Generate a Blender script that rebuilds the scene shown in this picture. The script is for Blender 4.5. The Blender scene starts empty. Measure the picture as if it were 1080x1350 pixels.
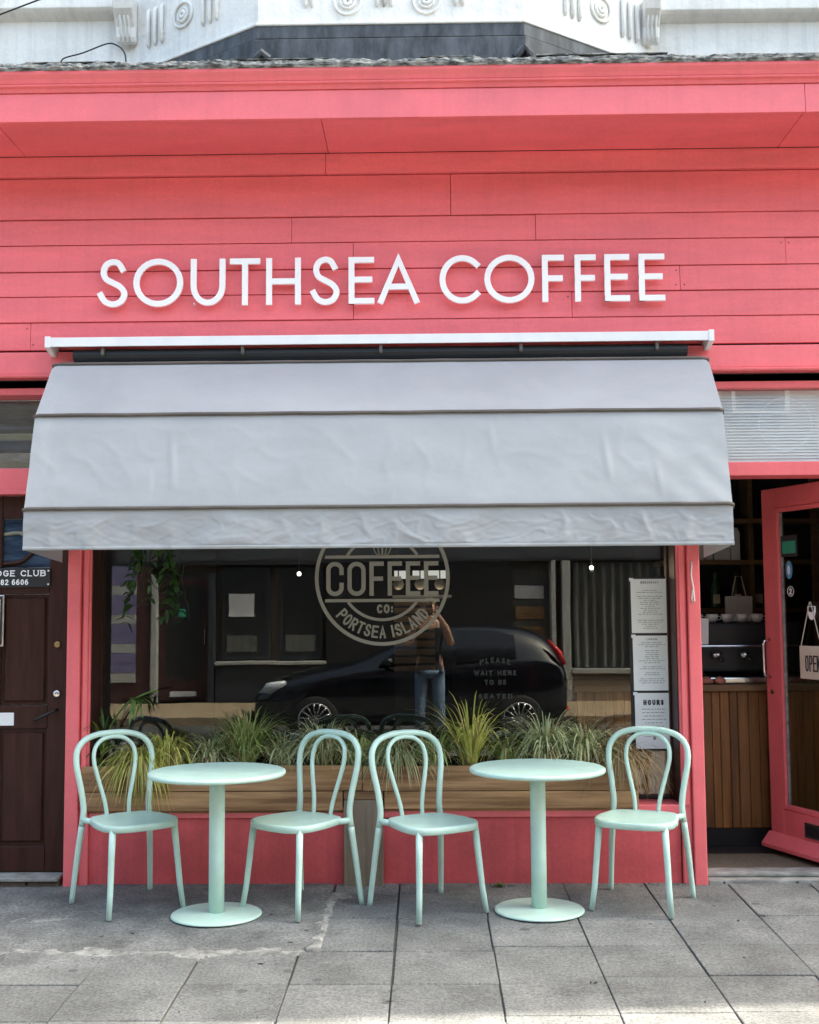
import bpy, bmesh, math, random
from mathutils import Vector, Matrix, noise
R = math.radians
random.seed(7)
sc = bpy.context.scene
col = sc.collection

# ------------------------------------------------------------------ camera
CAM = Vector((0.0, -6.5, 1.52))
YAW, PITCH, ROLL = R(0.85), R(4.75), R(0.4)
fw = Vector((-math.sin(YAW)*math.cos(PITCH), math.cos(YAW)*math.cos(PITCH), math.sin(PITCH)))
rt = fw.cross(Vector((0, 0, 1))).normalized(); up = rt.cross(fw)
rt2 = rt*math.cos(ROLL) - up*math.sin(ROLL); up2 = rt*math.sin(ROLL) + up*math.cos(ROLL)
cd = bpy.data.cameras.new('camera'); cam = bpy.data.objects.new('camera', cd); col.objects.link(cam)
m = Matrix((rt2, up2, -fw)).transposed().to_4x4(); m.translation = CAM
cam.matrix_world = m
cd.sensor_fit = 'HORIZONTAL'; cd.sensor_width = 36; cd.lens = 36*1550/1080
cd.clip_start = 0.05; cd.clip_end = 2000
sc.camera = cam

# ------------------------------------------------------------------ sky, sun, exposure
SUN_EL, SUN_AZ = R(55), R(73.4)
w = bpy.data.worlds.new('World'); sc.world = w; w.use_nodes = True
nt = w.node_tree; nt.nodes.clear()
sky = nt.nodes.new('ShaderNodeTexSky'); sky.sky_type = 'NISHITA'; sky.sun_disc = False
sky.sun_elevation = SUN_EL; sky.sun_rotation = SUN_AZ; sky.air_density = 1.0; sky.dust_density = 6.0; sky.ozone_density = 0.0
bg = nt.nodes.new('ShaderNodeBackground'); bg.inputs[1].default_value = 0.15
wo = nt.nodes.new('ShaderNodeOutputWorld')
tint = nt.nodes.new('ShaderNodeMix'); tint.data_type = 'RGBA'; tint.blend_type = 'MULTIPLY'; tint.inputs[0].default_value = 1; tint.inputs[7].default_value = (.96, 1.04, .99, 1)
nt.links.new(sky.outputs[0], tint.inputs[6]); nt.links.new(tint.outputs[2], bg.inputs[0]); nt.links.new(bg.outputs[0], wo.inputs[0])
sdir = Vector((math.sin(SUN_AZ)*math.cos(SUN_EL), math.cos(SUN_AZ)*math.cos(SUN_EL), math.sin(SUN_EL)))
sl = bpy.data.lights.new('sun', 'SUN'); sl.energy = 2.7; sl.angle = R(0.53); sl.color = (1.0, 0.96, 0.84)
so = bpy.data.objects.new('sun', sl); col.objects.link(so)
so.rotation_euler = (-sdir).to_track_quat('-Z', 'Y').to_euler(); so.location = (20, 6, 30)
sc.view_settings.view_transform = 'Standard'; sc.view_settings.look = 'None'
sc.view_settings.exposure = 2.5; sc.view_settings.gamma = 1.0; sc.view_settings.use_curve_mapping = False

# ------------------------------------------------------------------ materials
def nn(t, k, **kw):
    n = t.nodes.new(k)
    for a, b in kw.items(): setattr(n, a, b)
    return n
def base(name):
    mt = bpy.data.materials.new(name); mt.use_nodes = True
    t = mt.node_tree; b = t.nodes['Principled BSDF']
    return mt, t, b
def pmat(name, c, rough=0.55, var=0.12, scale=(6, 6, 6), bump=0.15, bscale=(60, 60, 60), bdist=0.004,
         metal=0.0, c2=None, spots=0.0, spot_scale=9.0, spot_col=(0.03, 0.03, 0.03), rnd=0.0, spec=0.5, rvar=0.1, thr=(0.35, 0.7), grain=0.0, gscale=160, streak=0.0):
    """procedural paint / stone / metal: world-space noise colour variation, relief, optional spots"""
    mt, t, b = base(name); L = t.links.new
    g = nn(t, 'ShaderNodeNewGeometry')
    mp = nn(t, 'ShaderNodeMapping'); mp.inputs['Scale'].default_value = scale; L(g.outputs['Position'], mp.inputs['Vector'])
    n1 = nn(t, 'ShaderNodeTexNoise'); n1.inputs['Scale'].default_value = 1.0; n1.inputs['Detail'].default_value = 7; n1.inputs['Roughness'].default_value = .62
    L(mp.outputs[0], n1.inputs['Vector'])
    rp = nn(t, 'ShaderNodeValToRGB'); L(n1.outputs['Fac'], rp.inputs[0])
    lo = tuple(x*(1-var) for x in c); hi = tuple(min(1, x*(1+var)) for x in c) if c2 is None else c2
    rp.color_ramp.elements[0].position = thr[0]; rp.color_ramp.elements[1].position = thr[1]
    rp.color_ramp.elements[0].color = (*lo, 1); rp.color_ramp.elements[1].color = (*hi, 1)
    cs = rp.outputs[0]
    if rnd:
        oi = nn(t, 'ShaderNodeObjectInfo'); hs = nn(t, 'ShaderNodeHueSaturation')
        mr = nn(t, 'ShaderNodeMapRange'); mr.inputs['To Min'].default_value = 1-rnd; mr.inputs['To Max'].default_value = 1+rnd
        L(oi.outputs['Random'], mr.inputs['Value']); L(mr.outputs[0], hs.inputs['Value']); L(cs, hs.inputs['Color']); cs = hs.outputs[0]
    if streak:
        sm = nn(t, 'ShaderNodeMapping'); sm.inputs['Scale'].default_value = (26, 8, 1.1); L(g.outputs['Position'], sm.inputs['Vector'])
        sn = nn(t, 'ShaderNodeTexNoise'); sn.inputs['Scale'].default_value = 1; sn.inputs['Detail'].default_value = 5; L(sm.outputs[0], sn.inputs['Vector'])
        sr = nn(t, 'ShaderNodeMapRange'); sr.inputs['From Min'].default_value = .48; sr.inputs['From Max'].default_value = .75; sr.inputs['To Min'].default_value = 1; sr.inputs['To Max'].default_value = 1-streak; L(sn.outputs['Fac'], sr.inputs['Value'])
        sx = nn(t, 'ShaderNodeMix', data_type='RGBA', blend_type='MULTIPLY'); sx.inputs[0].default_value = 1; L(cs, sx.inputs[6]); L(sr.outputs[0], sx.inputs[7]); cs = sx.outputs[2]
    if grain:
        gn = nn(t, 'ShaderNodeTexNoise'); gn.inputs['Scale'].default_value = gscale; gn.inputs['Detail'].default_value = 3; gn.inputs['Roughness'].default_value = .8; L(g.outputs['Position'], gn.inputs['Vector'])
        gm = nn(t, 'ShaderNodeMapRange'); gm.inputs['From Min'].default_value = .3; gm.inputs['From Max'].default_value = .7; gm.inputs['To Min'].default_value = 1-grain; gm.inputs['To Max'].default_value = 1+grain; L(gn.outputs['Fac'], gm.inputs['Value'])
        gx = nn(t, 'ShaderNodeMix', data_type='RGBA', blend_type='MULTIPLY'); gx.inputs[0].default_value = 1; L(cs, gx.inputs[6]); L(gm.outputs[0], gx.inputs[7]); cs = gx.outputs[2]
    if spots:
        v = nn(t, 'ShaderNodeTexVoronoi'); v.inputs['Scale'].default_value = spot_scale; L(g.outputs['Position'], v.inputs['Vector'])
        n3 = nn(t, 'ShaderNodeTexNoise'); n3.inputs['Scale'].default_value = 25; L(g.outputs['Position'], n3.inputs['Vector'])
        ad = nn(t, 'ShaderNodeMath', operation='MULTIPLY_ADD'); L(n3.outputs['Fac'], ad.inputs[0]); ad.inputs[1].default_value = .12; L(v.outputs['Distance'], ad.inputs[2])
        sp = nn(t, 'ShaderNodeSeparateColor'); L(v.outputs['Color'], sp.inputs[0])
        th = nn(t, 'ShaderNodeMath', operation='MULTIPLY'); L(sp.outputs[0], th.inputs[0]); th.inputs[1].default_value = .23
        ls = nn(t, 'ShaderNodeMath', operation='LESS_THAN'); L(ad.outputs[0], ls.inputs[0]); L(th.outputs[0], ls.inputs[1])
        ml = nn(t, 'ShaderNodeMath', operation='MULTIPLY'); L(ls.outputs[0], ml.inputs[0]); ml.inputs[1].default_value = spots
        mx = nn(t, 'ShaderNodeMix', data_type='RGBA'); L(ml.outputs[0], mx.inputs[0]); L(cs, mx.inputs[6]); mx.inputs[7].default_value = (*spot_col, 1); cs = mx.outputs[2]
    L(cs, b.inputs['Base Color'])
    b.inputs['Metallic'].default_value = metal; b.inputs['Specular IOR Level'].default_value = spec
    mr2 = nn(t, 'ShaderNodeMapRange'); mr2.inputs['To Min'].default_value = max(.02, rough-rvar); mr2.inputs['To Max'].default_value = min(1, rough+rvar)
    L(n1.outputs['Fac'], mr2.inputs['Value']); L(mr2.outputs[0], b.inputs['Roughness'])
    if bump:
        m2 = nn(t, 'ShaderNodeMapping'); m2.inputs['Scale'].default_value = bscale; L(g.outputs['Position'], m2.inputs['Vector'])
        n2 = nn(t, 'ShaderNodeTexNoise'); n2.inputs['Scale'].default_value = 1; n2.inputs['Detail'].default_value = 4; L(m2.outputs[0], n2.inputs['Vector'])
        bp = nn(t, 'ShaderNodeBump'); bp.inputs['Strength'].default_value = bump; bp.inputs['Distance'].default_value = bdist
        L(n2.outputs['Fac'], bp.inputs['Height']); L(bp.outputs[0], b.inputs['Normal'])
    return mt
def wood(name, c, c2, stretch=(2, 30, 30), rough=.7, bump=.4, rnd=.15):
    return pmat(name, c, rough, .0, scale=stretch, bump=bump, bscale=tuple(s*2.5 for s in stretch), c2=c2, rnd=rnd, bdist=.003)
def glass(name, refl=0.075, tint=(1, 1, 1), rough=0.0, wave=0.0):
    """window glass: transparent pane with a fresnel-weighted mirror coat"""
    mt = bpy.data.materials.new(name); mt.use_nodes = True; t = mt.node_tree; t.nodes.clear(); L = t.links.new
    o = nn(t, 'ShaderNodeOutputMaterial'); mx = nn(t, 'ShaderNodeMixShader')
    tr = nn(t, 'ShaderNodeBsdfTransparent'); tr.inputs[0].default_value = (*tint, 1)
    gl = nn(t, 'ShaderNodeBsdfGlossy'); gl.inputs['Roughness'].default_value = rough
    ge = nn(t, 'ShaderNodeNewGeometry'); dt = nn(t, 'ShaderNodeVectorMath', operation='DOT_PRODUCT'); L(ge.outputs['Incoming'], dt.inputs[0]); L(ge.outputs['Normal'], dt.inputs[1])
    ab = nn(t, 'ShaderNodeMath', operation='ABSOLUTE'); L(dt.outputs['Value'], ab.inputs[0])
    om = nn(t, 'ShaderNodeMath', operation='SUBTRACT'); om.inputs[0].default_value = 1; L(ab.outputs[0], om.inputs[1])
    pw = nn(t, 'ShaderNodeMath', operation='POWER'); L(om.outputs[0], pw.inputs[0]); pw.inputs[1].default_value = 5
    ma = nn(t, 'ShaderNodeMath', operation='MULTIPLY_ADD'); L(pw.outputs[0], ma.inputs[0]); ma.inputs[1].default_value = 1-refl; ma.inputs[2].default_value = refl; ma.use_clamp = True
    L(ma.outputs[0], mx.inputs[0]); L(tr.outputs[0], mx.inputs[1]); L(gl.outputs[0], mx.inputs[2]); L(mx.outputs[0], o.inputs[0])
    if wave:
        g = nn(t, 'ShaderNodeNewGeometry'); n = nn(t, 'ShaderNodeTexNoise'); n.inputs['Scale'].default_value = 1.3
        L(g.outputs['Position'], n.inputs['Vector']); bp = nn(t, 'ShaderNodeBump'); bp.inputs['Distance'].default_value = wave; bp.inputs['Strength'].default_value = 1
        L(n.outputs['Fac'], bp.inputs['Height']); L(bp.outputs[0], gl.inputs['Normal'])
    return mt
def emit(name, c, s):
    mt, t, b = base(name); b.inputs['Base Color'].default_value = (*c, 1)
    b.inputs['Emission Color'].default_value = (*c, 1); b.inputs['Emission Strength'].default_value = s
    return mt

PINK = (0.80, 0.15, 0.165)
M = {}
M['pink'] = pmat('pink_paint', PINK, .5, .09, grain=.06, gscale=60, streak=.05, scale=(1.5, 5, 9), bump=.22, bscale=(14, 60, 110), bdist=.002, rnd=.035)
M['pink_smooth'] = pmat('pink_gloss_paint', PINK, .4, .08, streak=.05, grain=.04, gscale=60, scale=(3, 3, 3), bump=.12, bscale=(20, 20, 20), bdist=.002)
M['pink_riser'] = pmat('pink_render', (0.60, 0.085, 0.095), .6, .14, streak=.14, grain=.08, gscale=50, scale=(4, 4, 5), bump=.3, bscale=(50, 50, 50), bdist=.003)
M['stucco'] = pmat('white_stucco', (.78, .765, .72), .85, .08, streak=.14, grain=.05, gscale=50, scale=(3, 3, 3), bump=.6, bscale=(22, 22, 22), bdist=.008)
M['lead'] = pmat('grey_lead_sheet', (.035, .04, .048), .6, .5, scale=(14, 14, 4), bump=.5, bscale=(25, 25, 25), c2=(.11, .12, .135))
M['mortar'] = pmat('weathered_mortar', (.06, .062, .06), .9, .3, scale=(16, 30, 60), bump=1, bscale=(40, 60, 90), bdist=.01, c2=(.36, .36, .34), thr=(.4, .62))
M['letter'] = pmat('white_letter_paint', (.9, .89, .88), .45, .02, bump=0)
M['hood'] = pmat('white_aluminium', (.78, .78, .78), .35, .05, scale=(8, 8, 8), bump=.05)
M['black'] = pmat('black_metal', (.012, .012, .013), .5, .2, bump=.05)
M['white'] = pmat('white_plastic', (.78, .78, .77), .4, .03, bump=0)
M['paper'] = pmat('white_paper', (.84, .85, .87), .6, .03, bump=.05, bscale=(8, 8, 8))
M['ink'] = pmat('grey_ink', (.30, .31, .33), .8, .1, bump=0)
M['ink_dark'] = pmat('black_ink', (.02, .02, .022), .7, .1, bump=0)
M['mint'] = pmat('mint_powder_coat', (.48, .65, .565), .36, .07, scale=(9, 9, 9), bump=.1, bscale=(200, 200, 200), bdist=.0006)
M['brown'] = pmat('dark_brown_varnish', (.040, .0135, .008), .4, .25, scale=(30, 30, 3), bump=.2, bscale=(90, 90, 8), bdist=.002, c2=(.055, .02, .015), spec=.22)
M['brass'] = pmat('tarnished_brass', (.35, .25, .12), .35, .2, metal=1.0, bump=0)
M['chrome'] = pmat('brushed_steel', (.7, .7, .7), .25, .05, metal=1.0, bump=0)
M['glass'] = glass('window_glass', .066, (.93, .95, .94), 0, .0004)
M['dglass'] = glass('door_glass', .06, (.95, .96, .95), 0, .0006)
M['decal'] = pmat('cream_vinyl', (.24, .225, .19), .7, .04, bump=0)
M['decal_faint'] = pmat('faded_vinyl', (.032, .032, .032), .7, .04, bump=0)
M['slab'] = pmat('concrete_paving', (.112, .111, .107), .9, .12, scale=(3.2, 3.2, 3.2), bump=.55, bscale=(120, 120, 120), bdist=.004, c2=(.185, .183, .176), spots=.75, spot_scale=6.5, rnd=.16, grain=.55, gscale=75, spot_col=(.06, .06, .06))
M['joint'] = pmat('dirty_sand_joint', (.06, .058, .054), .95, .3, scale=(20, 20, 20), bump=.6)
M['patch'] = pmat('concrete_patch', (.112, .111, .107), .92, .25, scale=(4, 4, 4), bump=.9, bscale=(70, 70, 70), bdist=.006, c2=(.185, .183, .175), grain=.6, gscale=70, spots=.4, spot_scale=5, spot_col=(.07, .07, .07))
M['pmortar'] = pmat('pale_mortar', (.16,.155,.145), .95, .3, scale=(14, 14, 14), bump=1, bscale=(60, 60, 60), bdist=.01, c2=(.36, .35, .32), grain=.3)
M['stone'] = pmat('worn_stone_step', (.20, .195, .18), .85, .25, scale=(9, 20, 20), bump=.7, bscale=(50, 50, 50), c2=(.36, .35, .32))
M['brick'] = pmat('brown_brick', (.14, .10, .075), .9, .3, scale=(20, 20, 20), bump=.6)
M['asphalt'] = pmat('asphalt', (.055, .055, .056), .9, .25, scale=(10, 10, 10), bump=.7, bscale=(150, 150, 150))
M['tan'] = pmat('sandy_paving', (.24, .18, .11), .9, .2, scale=(4, 4, 4), bump=.4)
M['planter'] = wood('reclaimed_timber', (.17, .080, .032), (.47, .27, .13), (1.6, 26, 26), rnd=.22)
M['post'] = wood('grey_timber', (.13, .095, .065), (.27, .215, .16), (26, 26, 1.8), rnd=.1)
M['soil'] = pmat('potting_soil', (.02, .014, .01), .95, .4, scale=(40, 40, 40), bump=1)
M['tg'] = wood('varnished_pine', (.15, .055, .012), (.36, .15, .038), (24, 24, 1.5), rough=.5, rnd=.28)
M['shelfwood'] = wood('pine_shelf', (.11, .06, .024), (.19, .11, .05), (2, 24, 24), rough=.6)
M['dark_wall'] = pmat('charcoal_wall', (.012, .012, .014), .8, .2, bump=.1)
M['dark_floor'] = pmat('dark_floor', (.03, .022, .018), .6, .3, scale=(3, 9, 3), bump=.1)
M['mat'] = pmat('coir_mat', (.17, .135, .09), .95, .25, scale=(40, 40, 40), bump=1, bscale=(180, 180, 180))
M['blue_glass'] = pmat('blue_leaded_glass', (.012, .025, .055), .12, .5, scale=(3, 3, 26), bump=.1, c2=(.06, .10, .16))
M['yellow_glass'] = pmat('pale_leaded_glass', (.23, .23, .17), .2, .2, bump=.1)
M['blind'] = pmat('white_blind_slat', (.84, .86, .88), .45, .04, bump=.05)

def fabric():
    mt, t, b = base('grey_awning_canvas'); L = t.links.new
    g = nn(t, 'ShaderNodeNewGeometry')
    mp = nn(t, 'ShaderNodeMapping'); mp.inputs['Scale'].default_value = (1.3, 2, 2.6); L(g.outputs['Position'], mp.inputs[0])
    n = nn(t, 'ShaderNodeTexNoise'); n.inputs['Scale'].default_value = 1.4; n.inputs['Detail'].default_value = 8; n.inputs['Roughness'].default_value = .65; L(mp.outputs[0], n.inputs[0])
    r = nn(t, 'ShaderNodeValToRGB'); L(n.outputs[0], r.inputs[0])
    r.color_ramp.elements[0].position = .3; r.color_ramp.elements[0].color = (.395, .41, .425, 1)
    r.color_ramp.elements[1].position = .72; r.color_ramp.elements[1].color = (.495, .51, .525, 1)
    # pale chalky scuffs
    n2 = nn(t, 'ShaderNodeTexNoise'); m3 = nn(t, 'ShaderNodeMapping'); m3.inputs['Scale'].default_value = (5.5, 1, 1.1); L(g.outputs['Position'], m3.inputs[0])
    n2.inputs['Scale'].default_value = 1.6; n2.inputs['Detail'].default_value = 3; L(m3.outputs[0], n2.inputs[0])
    r2 = nn(t, 'ShaderNodeValToRGB'); L(n2.outputs[0], r2.inputs[0]); r2.color_ramp.elements[0].position = .68; r2.color_ramp.elements[1].position = .78
    sc_ = nn(t, 'ShaderNodeMath', operation='MULTIPLY'); L(r2.outputs[0], sc_.inputs[0]); sc_.inputs[1].default_value = .35
    mx = nn(t, 'ShaderNodeMix', data_type='RGBA'); L(sc_.outputs[0], mx.inputs[0]); L(r.outputs[0], mx.inputs[6]); mx.inputs[7].default_value = (.62, .625, .63, 1)
    L(mx.outputs[2], b.inputs['Base Color']); b.inputs['Roughness'].default_value = .5; b.inputs['Specular IOR Level'].default_value = .35
    v = nn(t, 'ShaderNodeTexNoise'); v.inputs['Scale'].default_value = 420; L(g.outputs['Position'], v.inputs[0])
    n4 = nn(t, 'ShaderNodeTexNoise'); n4.inputs['Scale'].default_value = 9; n4.inputs['Detail'].default_value = 6; n4.inputs['Distortion'].default_value = 1.2; L(g.outputs['Position'], n4.inputs[0])
    b1 = nn(t, 'ShaderNodeBump'); b1.inputs['Strength'].default_value = .12; b1.inputs['Distance'].default_value = .001; L(v.outputs[0], b1.inputs['Height'])
    b2 = nn(t, 'ShaderNodeBump'); b2.inputs['Strength'].default_value = .16; b2.inputs['Distance'].default_value = .012; L(n4.outputs[0], b2.inputs['Height']); L(b1.outputs[0], b2.inputs['Normal'])
    L(b2.outputs[0], b.inputs['Normal'])
    tr = nn(t, 'ShaderNodeBsdfTranslucent'); tr.inputs[0].default_value = (.5, .5, .48, 1)
    ms = nn(t, 'ShaderNodeMixShader'); ms.inputs[0].default_value = .28
    o = t.nodes['Material Output']; L(b.outputs[0], ms.inputs[1]); L(tr.outputs[0], ms.inputs[2]); L(ms.outputs[0], o.inputs[0])
    return mt
M['fabric'] = fabric()
def leafmat(name, c, c2, rough=.5):
    mt, t, b = base(name); L = t.links.new
    g = nn(t, 'ShaderNodeNewGeometry'); r = nn(t, 'ShaderNodeValToRGB'); L(g.outputs['Random Per Island'], r.inputs[0])
    r.color_ramp.elements[0].color = (*c, 1); r.color_ramp.elements[1].color = (*c2, 1)
    L(r.outputs[0], b.inputs['Base Color']); b.inputs['Roughness'].default_value = rough
    tr = nn(t, 'ShaderNodeBsdfTranslucent'); L(r.outputs[0], tr.inputs[0])
    ms = nn(t, 'ShaderNodeMixShader'); ms.inputs[0].default_value = .3
    o = t.nodes['Material Output']; L(b.outputs[0], ms.inputs[1]); L(tr.outputs[0], ms.inputs[2]); L(ms.outputs[0], o.inputs[0])
    return mt
M['grass_g'] = leafmat('sedge_green', (.12, .20, .04), (.48, .52, .20))
M['grass_y'] = leafmat('sedge_gold', (.34, .38, .06), (.75, .68, .20))
M['grass_s'] = leafmat('sedge_silver', (.20, .25, .10), (.68, .68, .40))
M['grass_d'] = leafmat('dry_straw', (.22, .14, .06), (.42, .31, .16))
M['leaf'] = leafmat('lily_leaf', (.05, .11, .02), (.16, .24, .05), .4)
M['ivy'] = leafmat('ivy_leaf', (.02, .06, .015), (.06, .14, .03), .4)

# ------------------------------------------------------------------ mesh builder
class MB:
    def __init__(s): s.v = []; s.f = []
    def quad(s, *p):
        i = len(s.v); s.v += [tuple(q) for q in p]; s.f.append(tuple(range(i, i+len(p))))
        return s
    def box(s, x0, x1, y0, y1, z0, z1):
        i = len(s.v)
        s.v += [(x0, y0, z0), (x1, y0, z0), (x1, y1, z0), (x0, y1, z0), (x0, y0, z1), (x1, y0, z1), (x1, y1, z1), (x0, y1, z1)]
        for f in ((0, 3, 2, 1), (4, 5, 6, 7), (0, 1, 5, 4), (1, 2, 6, 5), (2, 3, 7, 6), (3, 0, 4, 7)): s.f.append(tuple(i+k for k in f))
        return s
    def prism(s, poly, a, b, ax='y'):
        """extrude a 2D polygon; ax y: poly in (x,z); ax x: poly in (y,z); ax z: poly in (x,y)"""
        i = len(s.v); n = len(poly)
        for c in (a, b):
            for p, q in poly:
                s.v.append((p, c, q) if ax == 'y' else (c, p, q) if ax == 'x' else (p, q, c))
        s.f.append(tuple(range(i, i+n))); s.f.append(tuple(range(i+2*n-1, i+n-1, -1)))
        for k in range(n):
            j = (k+1) % n; s.f.append((i+k, i+n+k, i+n+j, i+j))
        return s
    def tube(s, pts, rad, seg=8, cap=True, closed=False):
        pts = [Vector(p) for p in pts]; n = len(pts)
        if not hasattr(rad, '__len__'): rad = [rad]*n
        i0 = len(s.v); ref = None
        for k, p in enumerate(pts):
            if closed: t = pts[(k+1) % n]-pts[k-1]
            else: t = pts[min(k+1, n-1)]-pts[max(k-1, 0)]
            t.normalize()
            if ref is None:
                ref = Vector((0, 0, 1)) if abs(t.z) < .9 else Vector((1, 0, 0))
            u = (ref - t*ref.dot(t)).normalized(); ref = u; v = t.cross(u)
            for a in range(seg):
                an = 2*math.pi*a/seg
                s.v.append(tuple(p + (u*math.cos(an)+v*math.sin(an))*rad[k]))
        for k in range(n if closed else n-1):
            for a in range(seg):
                b = (a+1) % seg; k2 = (k+1) % n
                s.f.append((i0+k*seg+a, i0+k*seg+b, i0+k2*seg+b, i0+k2*seg+a))
        if cap and not closed:
            s.f.append(tuple(i0+a for a in range(seg-1, -1, -1))); s.f.append(tuple(i0+(n-1)*seg+a for a in range(seg)))
        return s
    def lathe(s, prof, c=(0, 0, 0), seg=32, axis='z'):
        i0 = len(s.v); n = len(prof)
        for r, h in prof:
            for a in range(seg):
                an = 2*math.pi*a/seg; x, y = r*math.cos(an), r*math.sin(an)
                s.v.append((c[0]+x, c[1]+y, c[2]+h) if axis == 'z' else (c[0]+x, c[1]+h, c[2]+y))
        for k in range(n-1):
            for a in range(seg):
                b = (a+1) % seg
                s.f.append((i0+k*seg+a, i0+k*seg+b, i0+(k+1)*seg+b, i0+(k+1)*seg+a))
        s.f.append(tuple(i0+a for a in range(seg-1, -1, -1))); s.f.append(tuple(i0+(n-1)*seg+a for a in range(seg)))
        return s
    def build(s, name, mat, parent=None, bevel=0, smooth=False, seg=2, fix=True, loc=None):
        me = bpy.data.meshes.new(name); me.from_pydata(s.v, [], s.f)
        if fix:
            bm = bmesh.new(); bm.from_mesh(me); bmesh.ops.recalc_face_normals(bm, faces=bm.faces); bm.to_mesh(me); bm.free()
        me.materials.append(M[mat] if isinstance(mat, str) else mat)
        if smooth:
            for p in me.polygons: p.use_smooth = True
        o = bpy.data.objects.new(name, me); col.objects.link(o)
        if parent is not None: o.parent = parent; o.matrix_parent_inverse = Matrix.Translation(parent.location).inverted() if (parent.type == 'EMPTY' and parent.get('wp')) else Matrix()
        if loc: o.location = loc
        if bevel:
            b = o.modifiers.new('bevel', 'BEVEL'); b.width = bevel; b.segments = seg; b.limit_method = 'ANGLE'; b.angle_limit = R(40)
        return o
def tag(o, label, cat, group=None):
    o['label'] = label; o['category'] = cat
    if group: o['group'] = group
    return o
def thing(name, label, cat, loc=(0, 0, 0), rz=0, group=None, world=True):
    """Empty at the thing's base; world=True: its parts are written in world coordinates"""
    o = bpy.data.objects.new(name, None); col.objects.link(o); o.location = loc; o.rotation_euler = (0, 0, rz)
    o.empty_display_size = .1
    if world: o['wp'] = 1
    return tag(o, label, cat, group)
def struct(o): o['kind'] = 'structure'; return o
def bx(name, mat, parent, *b, bevel=.004, **k): return MB().box(*b).build(name, mat, parent, bevel=bevel, **k)
def copy_tree(o, parent=None):
    c = o.copy(); col.objects.link(c); c.parent = parent
    for ch in list(o.children): copy_tree(ch, c)
    return c
def catmull(p, n=6, closed=False):
    p = [Vector(q) for q in p]; out = []; N = len(p)
    for i in range(N if closed else N-1):
        a, b, c, d = (p[(i-1) % N], p[i], p[(i+1) % N], p[(i+2) % N]) if closed else (p[max(i-1, 0)], p[i], p[i+1], p[min(i+2, N-1)])
        for k in range(n):
            t = k/n; out.append(.5*((2*b)+(c-a)*t+(2*a-5*b+4*c-d)*t*t+(3*b-a-3*c+d)*t**3))
    if not closed: out.append(p[-1])
    return out

# ------------------------------------------------------------------ stroke lettering
def arc(cx, cy, rx, ry, a0, a1, n=14):
    return [(cx+rx*math.cos(R(a0+(a1-a0)*k/n)), cy+ry*math.sin(R(a0+(a1-a0)*k/n))) for k in range(n+1)]
S_ = [tuple(q)[:2] for q in catmull([(.90, .83, 0), (.74, .965, 0), (.49, 1.0, 0), (.22, .93, 0), (.11, .76, 0), (.22, .60, 0), (.5, .51, 0), (.82, .41, 0), (1.0, .25, 0), (.86, .07, 0), (.52, 0, 0), (.18, .07, 0), (.0, .22, 0)], 5)]
G = {
 'A': [[(0, 0), (.5, 1), (1, 0)], [(.19, .34), (.81, .34)]],
 'B': [[(0, 0), (0, 1)], [(0, 1)]+arc(.55, .77, .38, .23, 90, -90)+[(0, .54)], [(0, .54)]+arc(.6, .27, .4, .27, 90, -90)+[(0, 0)]],
 'C': [arc(.58, .5, .58, .5, 44, 316, 26)],
 'D': [[(0, 0), (0, 1)], [(0, 1)]+arc(.4, .5, .6, .5, 90, -90, 20)+[(0, 0)]],
 'E': [[(0, 0), (0, 1)], [(0, 1), (1, 1)], [(0, .52), (.9, .52)], [(0, 0), (1, 0)]],
 'F': [[(0, 0), (0, 1)], [(0, 1), (1, 1)], [(0, .5), (.92, .5)]],
 'G': [arc(.52, .5, .52, .5, 44, 340, 22)+[(1, .45), (.6, .45)]],
 'H': [[(0, 0), (0, 1)], [(1, 0), (1, 1)], [(0, .5), (1, .5)]],
 'I': [[(.5, 0), (.5, 1)]],
 'K': [[(0, 0), (0, 1)], [(.95, 1), (.05, .42)], [(.3, .6), (1, 0)]],
 'L': [[(0, 1), (0, 0)], [(0, 0), (1, 0)]],
 'N': [[(0, 0), (0, 1)], [(0, 1), (1, 0)], [(1, 0), (1, 1)]],
 'O': [('c', arc(.5, .5, .5, .5, 0, 360-12, 29))],
 'P': [[(0, 0), (0, 1)], [(0, 1)]+arc(.6, .74, .4, .26, 90, -90)+[(0, .48)]],
 'R': [[(0, 0), (0, 1)], [(0, 1)]+arc(.6, .74, .38, .26, 90, -90)+[(0, .48)], [(.45, .48), (1, 0)]],
 'S': [S_],
 'T': [[(0, 1), (1, 1)], [(.5, 0), (.5, 1)]],
 'U': [[(0, 1), (0, .42)]+arc(.5, .42, .5, .42, 180, 360, 18)+[(1, .42), (1, 1)]],
 'W': [[(0, 1), (.27, 0), (.5, .9), (.73, 0), (1, 1)]],
 'c': [[(1, .70), (1, .80)]+arc(.5, .80, .5, .2, 0, 180, 12)+arc(.5, .2, .5, .2, 180, 360, 12)+[(1, .30)]],
 'o': [('c', arc(.5, .78, .5, .22, 0, 180, 12)+arc(.5, .22, .5, .22, 180, 360, 12))],
 ':': [[(.5, .12), (.5, .2)], [(.5, .62), (.5, .7)]],
 '0': [('c', arc(.5, .5, .45, .5, 0, 345, 23))],
 '2': [arc(.5, .72, .45, .28, 165, -20, 10)+[(.0, 0)], [(0, 0), (1, 0)]],
 '6': [('c', arc(.5, .3, .48, .3, 0, 340, 17)), [(.02, .35)]+arc(.6, .45, .58, .55, 170, 75, 8)],
 '8': [('c', arc(.5, .75, .4, .25, 0, 340, 17)), ('c', arc(.5, .26, .48, .26, 0, 340, 17))],
}
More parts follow.
